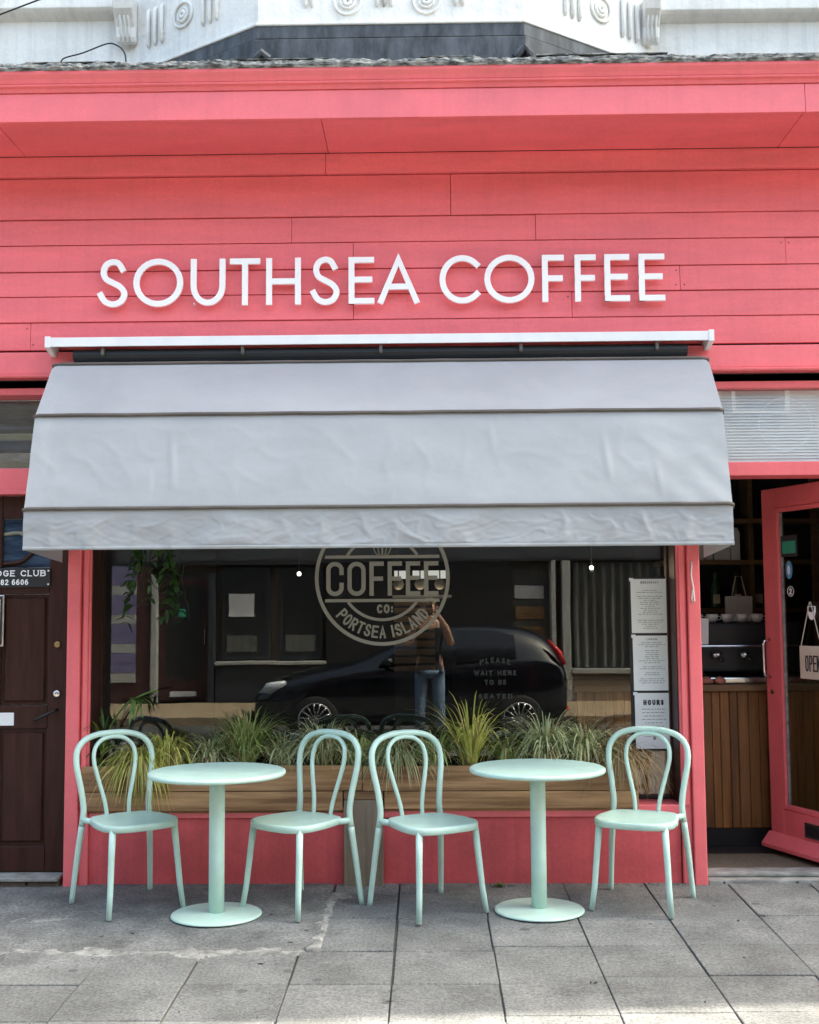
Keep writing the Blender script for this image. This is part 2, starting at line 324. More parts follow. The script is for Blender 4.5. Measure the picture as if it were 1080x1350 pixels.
def stroke_poly(pts, w, closed):
    P = [Vector((p[0], p[1])) for p in pts]; n = len(P); Lf = []; Rt = []
    q = [P[0]]
    for p in P[1:]:
        if (p-q[-1]).length > 1e-5: q.append(p)
    P = q; n = len(P)
    if not closed:
        P[0] = P[0]-(P[1]-P[0]).normalized()*w*.5; P[-1] = P[-1]+(P[-1]-P[-2]).normalized()*w*.5
    for k in range(n):
        if closed: d0 = (P[k]-P[k-1]).normalized(); d1 = (P[(k+1) % n]-P[k]).normalized()
        else:
            d0 = (P[k]-P[k-1]).normalized() if k else (P[1]-P[0]).normalized()
            d1 = (P[k+1]-P[k]).normalized() if k < n-1 else d0
        t = d0+d1
        if t.length < 1e-4: t = d1
        t.normalize(); nrm = Vector((-t.y, t.x)); c = max(.45, nrm.dot(Vector((-d1.y, d1.x))))
        Lf.append(P[k]+nrm*w*.5/c); Rt.append(P[k]-nrm*w*.5/c)
    return Lf, Rt
def glyph(mb, ch, x0, x1, z0, z1, wd, y0, y1, serif=False, xf=None):
    """letter as raised strokes between the planes y0 (front) and y1 (back)"""
    h = wd/2
    for si, st in enumerate(G[ch]):
        closed = st[0] == 'c'; pts = st[1] if closed else st
        pts = [(x0+h+p[0]*max(1e-4, (x1-x0-wd)), z0+h+p[1]*(z1-z0-wd)) for p in pts]
        sets = [(pts, closed, wd)]
        if serif and not closed:
            for e in (pts[0], pts[-1]):
                if abs(e[1]-z0-h) < 1e-4 or abs(e[1]-z1+h) < 1e-4:
                    zz = z0+h*.4 if e[1] < (z0+z1)/2 else z1-h*.4
                    sets.append(([(e[0]-wd*.8, zz), (e[0]+wd*.8, zz)], False, wd*.45))
        for pi, (pp, cl, ww) in enumerate(sets):
            Lf, Rt = stroke_poly(pp, ww, cl); n = len(Lf)
            yf = y0 - .0005*(si+1) - .0003*pi
            def T(p, y):
                a = xf(p) if xf else p
                return (a[0], y, a[1])
            i = len(mb.v)
            for k in range(n): mb.v += [T(Lf[k], yf), T(Rt[k], yf), T(Lf[k], y1), T(Rt[k], y1)]
            for k in range(n if cl else n-1):
                a = i+4*k; b = i+4*((k+1) % n)
                mb.f += [(a, b, b+1, a+1), (a, a+2, b+2, b), (a+1, b+1, b+3, a+3), (a+2, a+3, b+3, b+2)]
            if not cl:
                e = i+4*(n-1); mb.f += [(i, i+1, i+3, i+2), (e, e+2, e+3, e+1)]
def text(mb, s, x0, x1, z0, z1, wd, y0, y1, gap=.28, serif=False, xf=None, wf=None):
    W = {'I': .25, ':': .25, ' ': .5, 'W': 1.3, 'O': 1.1, 'E': .8, 'F': .75, 'L': .75, 'S': .85}
    if wf: W = wf
    tot = sum(W.get(c, 1.0) for c in s)+gap*(len(s)-1); u = (x1-x0)/tot; x = x0
    for c in s:
        cw = W.get(c, 1.0)*u
        if c != ' ': glyph(mb, c, x, x+cw, z0, z1, wd, y0, y1, serif, xf)
        x += cw+gap*u

# ================================================================== SETTING
YK = -7.2                                  # kerb line
def pz(y): return .03*max(y, -2.4) if y < .5 else .015
struct(MB().quad((-400, -400, -.32), (400, -400, -.32), (400, 400, -.32), (-400, 400, -.32)).build('ground', 'asphalt'))
pv = MB()
ys = [.30, -.6, -1.2, -1.8, -2.4, -4.8, YK]
for a, b in zip(ys[:-1], ys[1:]):
    pv.quad((-30, a, pz(a)-.012), (-30, b, pz(b)-.012), (30, b, pz(b)-.012), (30, a, pz(a)-.012))
pv.quad((-30, YK, pz(YK)-.012), (-30, YK, -.3), (30, YK, -.3), (30, YK, pz(YK)-.012))
pavement = struct(pv.build('pavement', 'joint'))
XC = [-2.82, -2.375, -1.925, -1.478, -1.038, -.598, -.163, .287, .736, 1.184, 1.637, 2.085, 2.53, 2.98]
ROW = {}
for i in range(len(XC)-1):
    ROW[i] = [.28, -.46, -.915, -1.33, -1.745, -2.17, -2.6]
ROW[6] = [.28, -.03, -.49, -1.0, -1.43, -1.85, -2.3]
ROW[7] = [.28, -.06, -.47, -.93, -1.78, -2.2]
ROW[8] = [.28, -.47, -.925, -1.35, -1.76, -2.2]
for i in (0, 1, 2, 3, 4, 5): ROW[i] = [-1.005, -1.43, -1.835, -2.25, -2.65]
def slab_box(mb, x0, x1, y0, y1, rr, dz=0):
    t = [(x0, y0), (x1, y0), (x1, y1), (x0, y1)]
    dzs = [dz+rr.uniform(-.0015, .0015) for _ in t]
    i = len(mb.v)
    for (x, y), d in zip(t, dzs): mb.v.append((x, y, pz(y)+d))
    for (x, y) in t: mb.v.append((x, y, pz(y)-.035))
    for f in ((0, 1, 2, 3), (7, 6, 5, 4), (0, 4, 5, 1), (1, 5, 6, 2), (2, 6, 7, 3), (3, 7, 4, 0)): mb.f.append(tuple(i+k for k in f))
rr = random.Random(3)
for i in range(len(XC)-1):
    rw = ROW[i]
    for a, b in zip(rw[:-1], rw[1:]):
        g = .003
        x0, x1 = XC[i]+g+rr.uniform(-.003, .003), XC[i+1]-g+rr.uniform(-.003, .003)
        if x1 > 3.2: continue
        mb = MB(); slab_box(mb, x0, x1, b+g, a-g, rr, rr.uniform(-.002, .002)); mb.build('paving_slab', 'slab', pavement, bevel=.003, seg=1)
# slabs farther out, joined
mb = MB()
for i in range(-40, 44):
    for j in range(0, 11):
        y1 = -2.68-j*.41; x0 = -2.82+i*.4475
        if y1-.41 > YK+.15: slab_box(mb, x0+.005, x0+.4425, y1-.405, y1, rr)
for i in range(-40, 44):
    x0 = -2.82+i*.4475
    if x0 > 2.95 or x0 < -3.2:
        for j in range(7): slab_box(mb, x0+.005, x0+.4425, .27-(j+1)*.42, .265-j*.42, rr)
o = mb.build('paving_slab', 'slab', pavement); o['kind'] = 'stuff'
# worn concrete patch left of the planter post, with its broken edge of pale mortar
pts = []
def nz(a, s=1.0): return noise.noise(Vector((a*7.3, s*3.1, .7)))
front = [(-2.83+k*.06, -.992+.035*nz(k*.21, 2)) for k in range(0, 38)]
top = [(-2.83, .28)] + front + [(-.53+.02*nz(k*.3, 5), -.95+k*.12) for k in range(1, 11)]
mb = MB(); i = len(mb.v); n = len(top)
mb.v += [(x, y, pz(y)+.002) for x, y in top]+[(x, y, pz(y)-.03) for x, y in top]
mb.f.append(tuple(range(n))); mb.f += [(k, (k+1) % n, n+(k+1) % n, n+k) for k in range(n)]
mb.build('concrete_patch', 'patch', pavement)
mb = MB(); slab_box(mb, -.515, -.172, -.485, -.045, rr); mb.build('paving_slab', 'slab', pavement, bevel=.003, seg=1)
mb = MB(); slab_box(mb, -.505, -.172, -.99, -.495, rr); mb.build('paving_slab', 'slab', pavement, bevel=.003, seg=1)
mb = MB(); slab_box(mb, -.515, -.172, -.035, .28, rr); mb.build('paving_slab', 'slab', pavement, bevel=.003, seg=1)
def mortar(name, path, wd, sd):
    """worn smear of pale cement: a lumpy sheet that only breaks through the paving here and there"""
    mb = MB(); P_ = [Vector((x, y, 0)) for x, y in path]; P_ = catmull(P_, 5); n = len(P_); C_ = 11
    for k, p in enumerate(P_):
        t = (P_[min(k+1, n-1)]-P_[max(k-1, 0)]).normalized(); nr = Vector((-t.y, t.x, 0))
        ww = wd*(1.0+1.5*noise.noise(Vector((k*.021, sd, 1))))
        for j in range(C_):
            f = j/(C_-1)*2-1; q_ = p+nr*f*ww*1.5
            h = .0032*(1-f*f)-.0012+.0042*noise.noise(Vector((q_.x*13, q_.y*13, sd)))+.0022*noise.noise(Vector((q_.x*45, q_.y*45, sd)))
            if abs(f) > .99 or k in (0, n-1): h = -.006
            mb.v.append((q_.x, q_.y, pz(q_.y)+h))
    for k in range(n-1):
        for j in range(C_-1): a = k*C_+j; mb.f.append((a, a+1, a+C_+1, a+C_))
    return mb.build(name, 'pmortar', pavement, smooth=True)
mortar('mortar_seam', [(-2.0+k*.028, -1.0+.028*nz(k*.14, 2)) for k in range(52)], .045, 1)
mortar('mortar_seam', [(-.535+.016*nz(k*.4, 5), -.99+k*.026) for k in range(34)], .026, 8)
mortar('mortar_seam', [(-2.5+k*.03, -.66+.008*k+.03*nz(k*.3, 3)) for k in range(25)], .035, 12)
mortar('mortar_seam', [(-.62+k*.025, -.07+.01*nz(k*.3, 3)) for k in range(9)], .03, 15)
# far side of the street
kb = MB()
for k in range(60): kb.box(-30+k*1.0+.004, -29+k*1.0-.004, YK-.15, YK, -.3, pz(YK)-.004)
kb.build('kerb', 'stone', bevel=.01); struct(bpy.data.objects['kerb'])
struct(MB().box(-60, 60, -10.0, YK-.152, -.33, -.15).build('road', 'asphalt'))
struct(MB().box(-60, 60, -12.8, -10.0, -.33, -.03).build('far_pavement', 'tan'))

# ================================================================== THE COFFEE SHOP
shop = thing('coffee_shop', 'coral pink timber shopfront under a white stucco upper floor', 'building', (0, .3, 0))
XL, XR = -3.2, 3.0
bx('wall', 'dark_wall', shop, XL, XR, .125, .34, 2.80, 4.30, bevel=0)
# shiplap boards: rows and butt joints
def px2x(px): return (px-563.5)*.004265
rows = [(3.016, 3.1755, [32, 1200]), (3.1785, 3.3255, [467, 760]), (3.3285, 3.4715, [905]), (3.4745, 3.6275, [467, 1047]), (3.6305, 3.7795, [384, 713])]
rb = random.Random(5)
for z0, z1, js in rows:
    xs = [XL]+[px2x(j) for j in js if px2x(j) < XR]+[XR]
    for a, b in zip(xs[:-1], xs[1:]):
        d = rb.uniform(-.0025, .0025); t = rb.uniform(-.001, .001)
        MB().prism([(.100+d, z0), (.124, z0), (.124, z1), (.107+d, z1-.001+t)], a+.0012, b-.0012, 'x').build('board', 'pink', shop, bevel=.0014, seg=1)
for a, b in ((XL, px2x(599)), (px2x(599), XR)):
    MB().prism([(.094, 3.782), (.124, 3.782), (.124, 4.022), (.098, 4.022)], a+.0015, b-.0015, 'x').build('frieze_board', 'pink', shop, bevel=.002, seg=1)
for a, b in ((XL, px2x(431)), (px2x(431), XR)):
    MB().prism([(.066, 4.027), (.13, 4.027), (.13, 4.136), (.052, 4.136), (.052, 4.12)], a+.001, b-.001, 'x').build('bed_moulding', 'pink', shop, bevel=.003)
for a, b in ((XL, px2x(25)), (px2x(25), px2x(435)), (px2x(435), 2.02), (2.02, XR)):
    MB().box(a+.0015, b-.0015, -.424, .05, 4.137, 4.157).build('soffit_panel', 'pink', shop, bevel=.002, seg=1)
for a, b in ((XL, 2.02), (2.02, XR)):
    MB().prism([(-.45, 4.128), (-.425, 4.128), (-.425, 4.286), (-.445, 4.286)], a+.001, b-.001, 'x').build('fascia_board', 'pink_smooth', shop, bevel=.003)
MB().prism([(-.452, 4.288), (-.40, 4.288), (-.40, 4.326), (-.474, 4.326), (-.472, 4.315), (-.458, 4.307)], XL, XR, 'x').build('cornice_moulding', 'pink_smooth', shop, bevel=.002)
MB().prism([(-.470, 4.329), (-.38, 4.329), (-.38, 4.390), (-.496, 4.390), (-.493, 4.372), (-.478, 4.35)], XL, XR, 'x').build('cornice_moulding', 'pink_smooth', shop, bevel=.002)
MB().box(XL, XR, -.378, .36, 4.16, 4.388).build('cornice_core', 'dark_wall', shop)
rn = random.Random(12)
for z0, z1, js in rows:
    for j in js:
        for dx in (-.022, .022):
            for f in (.2, .8):
                if px2x(j)+dx < XR: MB().lathe([(.0042, 0), (.0034, -.0012)], (px2x(j)+dx+rn.uniform(-.004, .004), .1, z0+(z1-z0)*f), 8, 'y').build('nail', 'brown' if rn.random() < .4 else 'pink', shop, loc=(0, -.0008+.007*f, 0))
# ragged mortar and lead lip on the cornice, lead flat roof
mb = MB(); N = 700
for k in range(N+1):
    x = XL+(XR-XL)*k/N
    a = noise.noise(Vector((x*3.1, 0, 0)))*.012+noise.noise(Vector((x*17, 3, 0)))*.011+noise.noise(Vector((x*52, 6, 0)))*.007
    b = noise.noise(Vector((x*12, 9, 0)))*.012+noise.noise(Vector((x*40, 4, 0)))*.006
    mb.v += [(x, -.498+b*.5, 4.387), (x, -.508+b, 4.402), (x, -.504+b*1.6, 4.424+a*.7), (x, -.47, 4.443+a), (x, -.40, 4.445)]
for k in range(N):
    for j in range(4): q = k*5+j; mb.f.append((q, q+1, q+6, q+5))
mb.build('mortar_lip', 'mortar', shop)
rl = random.Random(11); x = XL+.05
while x < XR-.4:                                  # broken slate and lead pieces lying along the lip
    l = rl.uniform(.25, .7); z = 4.428+rl.uniform(-.004, .01); x1 = min(x+l, XR)
    MB().prism([(-.495, z+.002), (-.33, z+.012), (-.33, z+.024), (-.495, z+rl.uniform(.005, .009))], x, x1, 'x').build('lead_strip', 'mortar', shop)
    x = x1+rl.uniform(.3, .9)
MB().box(XL, XR, -.40, .44, 4.392, 4.428).build('flat_roof', 'lead', shop)
# upper floor: white stucco wall, canted bay, lead skirting
BL, BR, BYF, WY = -.92, .557, -.2, .40
CL, CR = -1.80, 1.41
bayp = [(CL, WY), (BL, BYF), (BR, BYF), (CR, WY)]
MB().box(XL, XR, WY, .75, 4.30, 9.4).build('upper_wall', 'stucco', shop)
MB().prism([(CL, WY+.01), (BL, BYF), (BR, BYF), (CR, WY+.01)], 4.47, 7.2, 'z').build('bay_window', 'stucco', shop, bevel=.01)
MB().box(XL, XR, .1, .9, 9.4, 9.6).build('eaves', 'stucco', shop)
def offs(d):
    return [(CL-d*1.6, WY+.005), (BL-d*.45, BYF-d), (BR+d*.45, BYF-d), (CR+d*1.6, WY+.005)]
MB().prism(offs(.012), 4.69, 4.765, 'z').build('lead_skirting', 'lead', shop, bevel=.004)
MB().prism(offs(.026), 4.44, 4.682, 'z').build('lead_skirting', 'lead', shop, bevel=.004)
MB().prism(offs(.02), 4.765, 4.785, 'z').build('bay_bead', 'stucco', shop, bevel=.006)
# torn lead corners
MB().tube([(BL-.02, BYF-.03, 4.56), (BL+.03, BYF-.05, 4.595), (BL+.07, BYF-.04, 4.56)], .022, 7).build('lead_fold', 'lead', shop)
MB().tube([(BR-.05, BYF-.04, 4.55), (BR, BYF-.055, 4.60), (BR+.04, BYF-.03, 4.56)], .026, 7).build('lead_fold', 'lead', shop)
# sill band of the upper windows and corbels
MB().prism([(WY-.07, 5.155), (WY+.02, 5.12), (WY+.02, 5.25), (WY-.09, 5.25), (WY-.09, 5.17)], XL, CL+.02, 'x').build('string_course', 'stucco', shop, bevel=.006)
MB().prism([(WY-.07, 5.085), (WY+.02, 5.05), (WY+.02, 5.2), (WY-.09, 5.2), (WY-.09, 5.1)], CR-.02, XR, 'x').build('string_course', 'stucco', shop, bevel=.006)
def corbel(x, y, z, s=1):
    pr = [(0, 0), (-.035, .0), (-.05, .03), (-.055, .09), (-.085, .13), (-.13, .17), (-.145, .22), (-.13, .27), (0, .27)]
    o = MB().prism([(y+a, z+b) for a, b in pr], x-.05*s, x+.05*s, 'x').build('corbel', 'stucco', shop, bevel=.012, seg=3)
    m_ = MB()
    for d in (-.025, .0, .025): m_.tube([(x+d, y-.037, z+.012), (x+d, y-.055, z+.05), (x+d, y-.062, z+.10), (x+d, y-.095, z+.145)], .008, 6)
    m_.build('corbel_fluting', 'stucco', shop, smooth=True)
corbel(-1.80, .37, 4.955, 1.2); corbel(1.37, .36, 4.90, 1.0)
# raised stucco ornament (rosette rings and flutes) on the bay faces
def face_frame(p, q):
    p, q = Vector((*p, 0)), Vector((*q, 0)); t = (q-p).normalized(); n = Vector((t.y, -t.x, 0)); return p, t, n
def ring(fr, s, z, r, tr):
    p, t, n = fr; c = p+t*s+n*.002
    MB().tube([c+t*r*math.cos(a)+Vector((0, 0, z+r*math.sin(a))) for a in [2*math.pi*k/28 for k in range(28)]], tr, 6, closed=True).build('rosette_ring', 'stucco', shop, smooth=True)
def flute(fr, s, z0, z1, wd=.013):
    p, t, n = fr; c = p+t*s
    MB().tube([c+n*.001+Vector((0, 0, z0)), c+n*.008+Vector((0, 0, z0+.02)), c+n*.008+Vector((0, 0, z1-.02)), c+n*.001+Vector((0, 0, z1))], [wd*.4, wd, wd, wd*.5], 8).build('flute', 'stucco', shop, smooth=True)
fl, ff, fr_ = face_frame(bayp[0], bayp[1]), face_frame(bayp[1], bayp[2]), face_frame(bayp[2], bayp[3])
LL = (Vector(bayp[1])-Vector(bayp[0])).length
for fr, s0, sg in ((fl, .43, 1), (fr_, LL-.43, -1)):
    for r, t_ in ((.075, .009), (.04, .010), (.018, .014)): ring(fr, s0+sg*.04, 5.02, r, t_)
    for d in (-.29, -.232, -.175, .17, .225, .28): flute(fr, s0+sg*(.04+d), 4.90, 5.14)
for s0 in (.50, .94):
    for r, t_ in ((.075, .009), (.04, .010), (.018, .014)): ring(ff, s0, 4.905, r, t_)
    for d in (-.235, -.195, .165, .205): flute(ff, s0+d, 4.872, 5.12)
# windows of the upper floor (above the picture)
for x in (-2.55, -.18, 2.2):
    y = BYF if abs(x) < 1 else WY
    o = MB().box(x-.45, x+.45, y-.04, y-.003, 5.5, 6.9).build('window', 'white', shop, bevel=.01)
    MB().box(x-.38, x+.38, y-.045, y-.041, 5.57, 6.83).build('pane', 'black', o)

# trims below the cladding
MB().prism([(.055, 2.868), (.16, 2.868), (.16, 2.996), (.062, 2.996)], XL, XR, 'x').build('trim_board', 'pink_smooth', shop, bevel=.003)
MB().prism([(.046, 2.846), (.16, 2.846), (.16, 2.865), (.040, 2.865), (.040, 2.855)], XL, XR, 'x').build('trim_bead', 'pink_smooth', shop, bevel=.003)
MB().box(XL, XR, .125, .30, 2.762, 2.843).build('head_rail', 'pink_smooth', shop, bevel=.003)
# pilasters with stepped mouldings
for x0, x1, s in ((-2.034, -1.905, 1), (1.40, 1.528, -1)):
    a = (x0, x0+.075) if s == 1 else (x1-.07, x1)
    b = (a[1]+.002, x1) if s == 1 else (x0, a[0]-.002)
    p = bx('pilaster', 'pink_smooth', shop, a[0], a[1], .125, .40, pz(.2)-.02, 2.76, bevel=.006)
    bx('pilaster_moulding', 'pink_smooth', p, b[0], b[1], .15, .40, pz(.2)-.02, 2.758, bevel=.008)
    bx('pilaster_moulding', 'pink_smooth', p, b[0]+(.012 if s == 1 else .012), b[1]-.012, .138, .149, .43, 2.757, bevel=.004)
bx('pilaster', 'pink_smooth', shop, -3.12, -2.962, .125, .40, -.02, 2.76, bevel=.006)
bx('pilaster', 'pink_smooth', shop, 2.385, 2.52, .125, .40, -.02, 2.76, bevel=.006)
bx('side_panel', 'pink_riser', shop, 2.523, XR, .17, .40, -.02, 2.76, bevel=.004)
for a, b in ((-1.9045, -1.8995), (1.3945, 1.3995)): bx('reveal_reflection_strip', 'brown', shop, a, b, .165, .33, .433, 2.35, bevel=.001)  # added brown strips; their colour stands in for the reflection in the reveal
bx('door_frame', 'brown', shop, -2.0555, -2.0345, .20, .34, .06, 2.19, bevel=.003)
# stall riser and sill
bx('stall_riser', 'pink_riser', shop, -1.904, 1.395, .172, .40, -.02, .364, bevel=.003)
bx('window_sill', 'pink_smooth', shop, -1.904, 1.445, .158, .42, .366, .431, bevel=.006)
# shop window
win = bx('window_frame', 'brown', shop, -1.903, -1.89, .33, .398, .433, 2.757, bevel=.002)
bx('frame_rail', 'brown', win, 1.383, 1.395, .33, .398, .433, 2.757, bevel=.002)
bx('frame_rail', 'black', win, -1.888, 1.381, .345, .39, .433, .455, bevel=.003)
bx('window_head', 'pink_smooth', win, -1.904, 1.395, .30, .40, 2.35, 2.757, bevel=.003)
MB().box(-1.89, 1.383, .360, .366, .44, 2.36).build('glass_pane', 'glass', win)
MB().tube([(1.484, .121, 1.78), (1.478, .117, 1.70), (1.487, .118, 1.64), (1.493, .116, 1.56), (1.484, .117, 1.545), (1.478, .118, 1.57), (1.484, .120, 1.62)], .004, 6).build('awning_cord', 'hood', shop, smooth=True)

# transoms
bx('transom_rail', 'pink_smooth', shop, -2.958, -2.054, .15, .34, 2.192, 2.343, bevel=.005)
bx('transom_bead', 'pink_smooth', shop, -2.958, -2.054, .138, .149, 2.192, 2.215, bevel=.003)
tw = MB().box(-2.956, -2.056, .262, .268, 2.346, 2.76).build('transom_glass', 'glass', shop)
for k, (z0, z1, mt) in enumerate(((2.346, 2.40, 'yellow_glass'), (2.404, 2.445, 'stone'), (2.449, 2.525, 'blue_glass'), (2.529, 2.56, 'yellow_glass'), (2.564, 2.756, 'blue_glass'))):
    bx('leaded_light', mt, tw, -2.955, -2.057, .29, .30, z0, z1, bevel=.001)
bx('transom_rail', 'pink_smooth', shop, 1.53, 2.384, .15, .34, 2.264, 2.343, bevel=.005)
M['tglass'] = glass('transom_glass', .12, (.96, .97, .97), 0, .0006)
tr = MB().box(1.531, 2.383, .165, .171, 2.345, 2.76).build('transom_glass', 'tglass', shop)
k = 0; z = 2.36
while z < 2.755:
    MB().prism([(.186, z-.0125), (.188, z-.0135), (.200, z+.0115), (.198, z+.0125)], 1.545, 2.375, 'x').build('blind_slat', 'blind', tr); z += .0175
MB().tube([(2.046+.15*math.cos(a), .163, 2.56+.15*math.sin(a)) for a in [2*math.pi*k/40 for k in range(40)]], .0009, 4, closed=True).build('circle_decal', 'blind', tr)
mb = MB(); glyph(mb, 'A', -2.492, -2.455, 2.262, 2.308, .007, .147, .152); mb.build('house_letter', 'ink_dark', shop)

# ---- brown panelled door of the club
door = MB()
DX0, DX1, DZ0, DZ1, DY = -2.955, -2.056, .062, 2.188, .235
cx = (DX0+DX1)/2
for a, b in ((DX0, DX0+.115), (cx-.055, cx+.055), (DX1-.115, DX1)): door.box(a, b, DY, DY+.045, DZ0, DZ1)
dd = door.build('door', 'brown', shop, bevel=.004)
dd['label'] = 'dark brown varnished panelled door with leaded lights'
for sx, (a, b) in enumerate(((DX0+.117, cx-.057), (cx+.057, DX1-.117))):
    for z0, z1 in ((DZ0, .205), (.86, .99), (1.625, 1.775), (2.06, DZ1)):
        bx('door_rail', 'brown', dd, a, b, DY+.002, DY+.044, z0, z1, bevel=.004)
    for z0, z1 in ((.207, .858), (.992, 1.623)):
        p = bx('door_panel', 'brown', dd, a, b, DY+.022, DY+.04, z0, z1, bevel=0)
        p2 = MB().prism([(a+.02, z0+.02), (b-.02, z0+.02), (b-.02, z1-.02), (a+.02, z1-.02)], DY+.006, DY+.0215).build('raised_field', 'brown', dd, bevel=.012, seg=1)
    mid = (a+b)/2
    MB().box(a, b, DY+.024, DY+.03, 1.777, 2.058).build('leaded_pane', 'blue_glass', dd)
    sg = 1 if sx else -1
    cv = [(a if sx else b, 1.80), (mid-sg*.03, 1.815), (mid+sg*.045, 1.88), (b if sx else a, 1.99)]
    MB().tube([(q[0], DY+.018, q[1]) for q in catmull([(*c, 0) for c in cv], 6)], .013, 6).build('glazing_bar', 'brown', dd, smooth=True)
    cv = [(a if sx else b, 1.97), (mid-sg*.02, 1.975), (b if sx else a, 1.90)]
    MB().tube([(q[0], DY+.022, q[1]) for q in catmull([(*c, 0) for c in cv], 6)], [.012]*6+[.02]*3+[.008]*4, 6).build('pale_glass_strip', 'yellow_glass', dd, smooth=True)
for z, mt, r in ((1.335, 'brass', .019), (1.056, 'chrome', .021)):
    o = MB().lathe([(r*.6, 0), (r, .002), (r, .006), (r*.85, .010), (r*.3, .012)], (-2.117, DY-.0125, z), 20, 'y').build('lock', mt, dd, smooth=True)
MB().tube([(-2.245, DY-.004, .905), (-2.238, DY-.028, .909), (-2.18, DY-.032, .936), (-2.12, DY-.028, .963), (-2.112, DY-.004, .967)], [.007, .0065, .009, .0065, .007], 8).build('pull_handle', 'black', dd, smooth=True)
bx('letter_plate', 'white', dd, -2.62, -2.36, DY-.008, DY-.001, .878, .951, bevel=.003)
stp = bx('door_step', 'stone', shop, -2.96, -2.054, .10, .34, .036, .058, bevel=.006)
for k in range(5): bx('brick', 'brick', stp, -2.955+k*.181, -2.955+k*.181+.172, .125, .30, -.03, .034, bevel=.006)

# ---- shop doorway: threshold, mat, open glazed door
th = bx('threshold', 'stone', shop, 1.532, 2.383, .14, .30, -.02, .026, bevel=.008)
bx('threshold_strip', 'stone', th, 1.532, 2.383, .20, .34, .028, .05, bevel=.006)
for x in (1.62, 2.02): MB().lathe([(.006, 0), (.006, .003)], (x, .137, .012), 10, 'y').build('screw', 'black', th)
tag(MB().box(1.545, 2.33, .345, .83, .012, .028).build('door_mat', 'mat', bevel=.006), 'beige coir mat lying inside the open shop doorway', 'mat')
DA = math.atan2(.936, .352); DWD = .745
dr = MB()
dr.box(-.125, 0, 0, .045, .06, 2.255); dr.box(-DWD, -DWD+.125, 0, .045, .06, 2.255)
dr.box(-DWD+.126, -.126, .0005, .0445, .06, .30); dr.box(-DWD+.126, -.126, .0005, .0445, 2.13, 2.2545)
od = dr.build('door', 'pink_smooth', shop, bevel=.004); od.matrix_parent_inverse = Matrix.Translation(shop.location).inverted()
od.location = (2.368, .21, 0); od.rotation_euler = (0, 0, -DA)
od['label'] = 'pink glazed shop door standing open'
def dbx(name, mat, *b, bevel=.003): return MB().box(*b).build(name, mat, od, bevel=bevel)
dbx('glazing_bead', 'pink_smooth', -DWD+.127, -DWD+.155, -.006, .030, .302, 2.128)
dbx('glazing_bead', 'pink_smooth', -.155, -.127, -.006, .030, .302, 2.128)
dbx('glazing_bead', 'pink_smooth', -DWD+.157, -.157, -.006, .030, .302, .328)
dbx('glazing_bead', 'pink_smooth', -DWD+.157, -.157, -.006, .030, 2.102, 2.128)
dbx('seal_strip', 'stone', -DWD+.157, -DWD+.172, .010, .026, .33, 2.10)
dbx('glass_pane', 'dglass', -DWD+.15, -.15, .016, .022, .32, 2.11, bevel=0)
MB().prism([(-.07, .062), (-.001, .062), (-.001, .15), (-.012, .15), (-.07, .085)], -DWD-.01, -.005, 'x').build('weather_board', 'pink_smooth', od, bevel=.003)
lb = dbx('letter_plate', 'chrome', -.42, -.10, -.010, -.0015, .165, .255); MB().box(-.405, -.115, -.0115, -.0105, .18, .24).build('letter_flap', 'black', lb)
MB().tube([(-DWD+.045, -.002, 1.09), (-DWD+.045, -.045, 1.10), (-DWD+.045, -.05, 1.13), (-DWD+.045, -.05, 1.28), (-DWD+.045, -.045, 1.31), (-DWD+.045, -.002, 1.32)], .009, 8).build('pull_handle', 'chrome', od, smooth=True)
MB().lathe([(.012, -.004), (.016, -.002), (.016, 0)], (-DWD+.055, -.001, 1.0), 16, 'y').build('lock', 'brass', od)

# ---- neighbouring buildings of the terrace
nb = thing('terrace_house', 'unseen brick terrace house beside the shop doorway, gable shaped for its shadow', 'building', (6, .3, 0))
MB().prism([(3.003, 0), (9.5, 0), (9.5, 7.64), (5.2, 10.04), (3.003, 10.04)], .1, 6, 'y').build('wall', 'brick', nb)  # unseen gable, its slope shaped to slant the shadow edge on the paving
for x in (4.2, 6.3, 8.2):
    for z in (1.0, 4.6):
        o = MB().box(x-.5, x+.5, .05, .098, z, z+1.6).build('window', 'white', nb, bevel=.01); MB().box(x-.42, x+.42, .044, .049, z+.08, z+1.52).build('pane', 'black', o)
nb = thing('terrace_house', 'white stucco terrace house beside the brown club door', 'building', (-6, .3, 0))
MB().box(-9.5, -3.203, .1, 6, 0, 9.3).build('wall', 'stucco', nb)
for x in (-4.2, -6.3, -8.2):
    for z in (1.0, 4.6):
        o = MB().box(x-.5, x+.5, .05, .098, z, z+1.6).build('window', 'white', nb, bevel=.01); MB().box(x-.42, x+.42, .044, .049, z+.08, z+1.52).build('pane', 'black', o)
nb = thing('terrace_house', 'lower brick terrace house with a flat parapet', 'building', (14, .3, 0))
MB().box(9.503, 22, .1, 6, 0, 7.8).build('wall', 'brick', nb)
MB().box(XL, XR, .76, 6.0, 4.3, 9.4).build('rear_block', 'stucco', shop)

# ---- inside the shop
rm = MB()
rm.box(-2.05, -2.0, .405, 4.6, 0, 2.9); rm.box(3.02, 3.08, .405, 4.6, 0, 2.9); rm.box(-2.05, 3.08, 4.6, 4.7, 0, 2.9)
rm.build('interior_wall', 'dark_wall', shop)
MB().box(-2.05, 3.08, .345, 4.7, 2.9, 3.0).build('ceiling', 'dark_wall', shop)
MB().box(-2.05, 3.08, .345, 4.7, -.05, .010).build('shop_floor', 'dark_floor', shop)

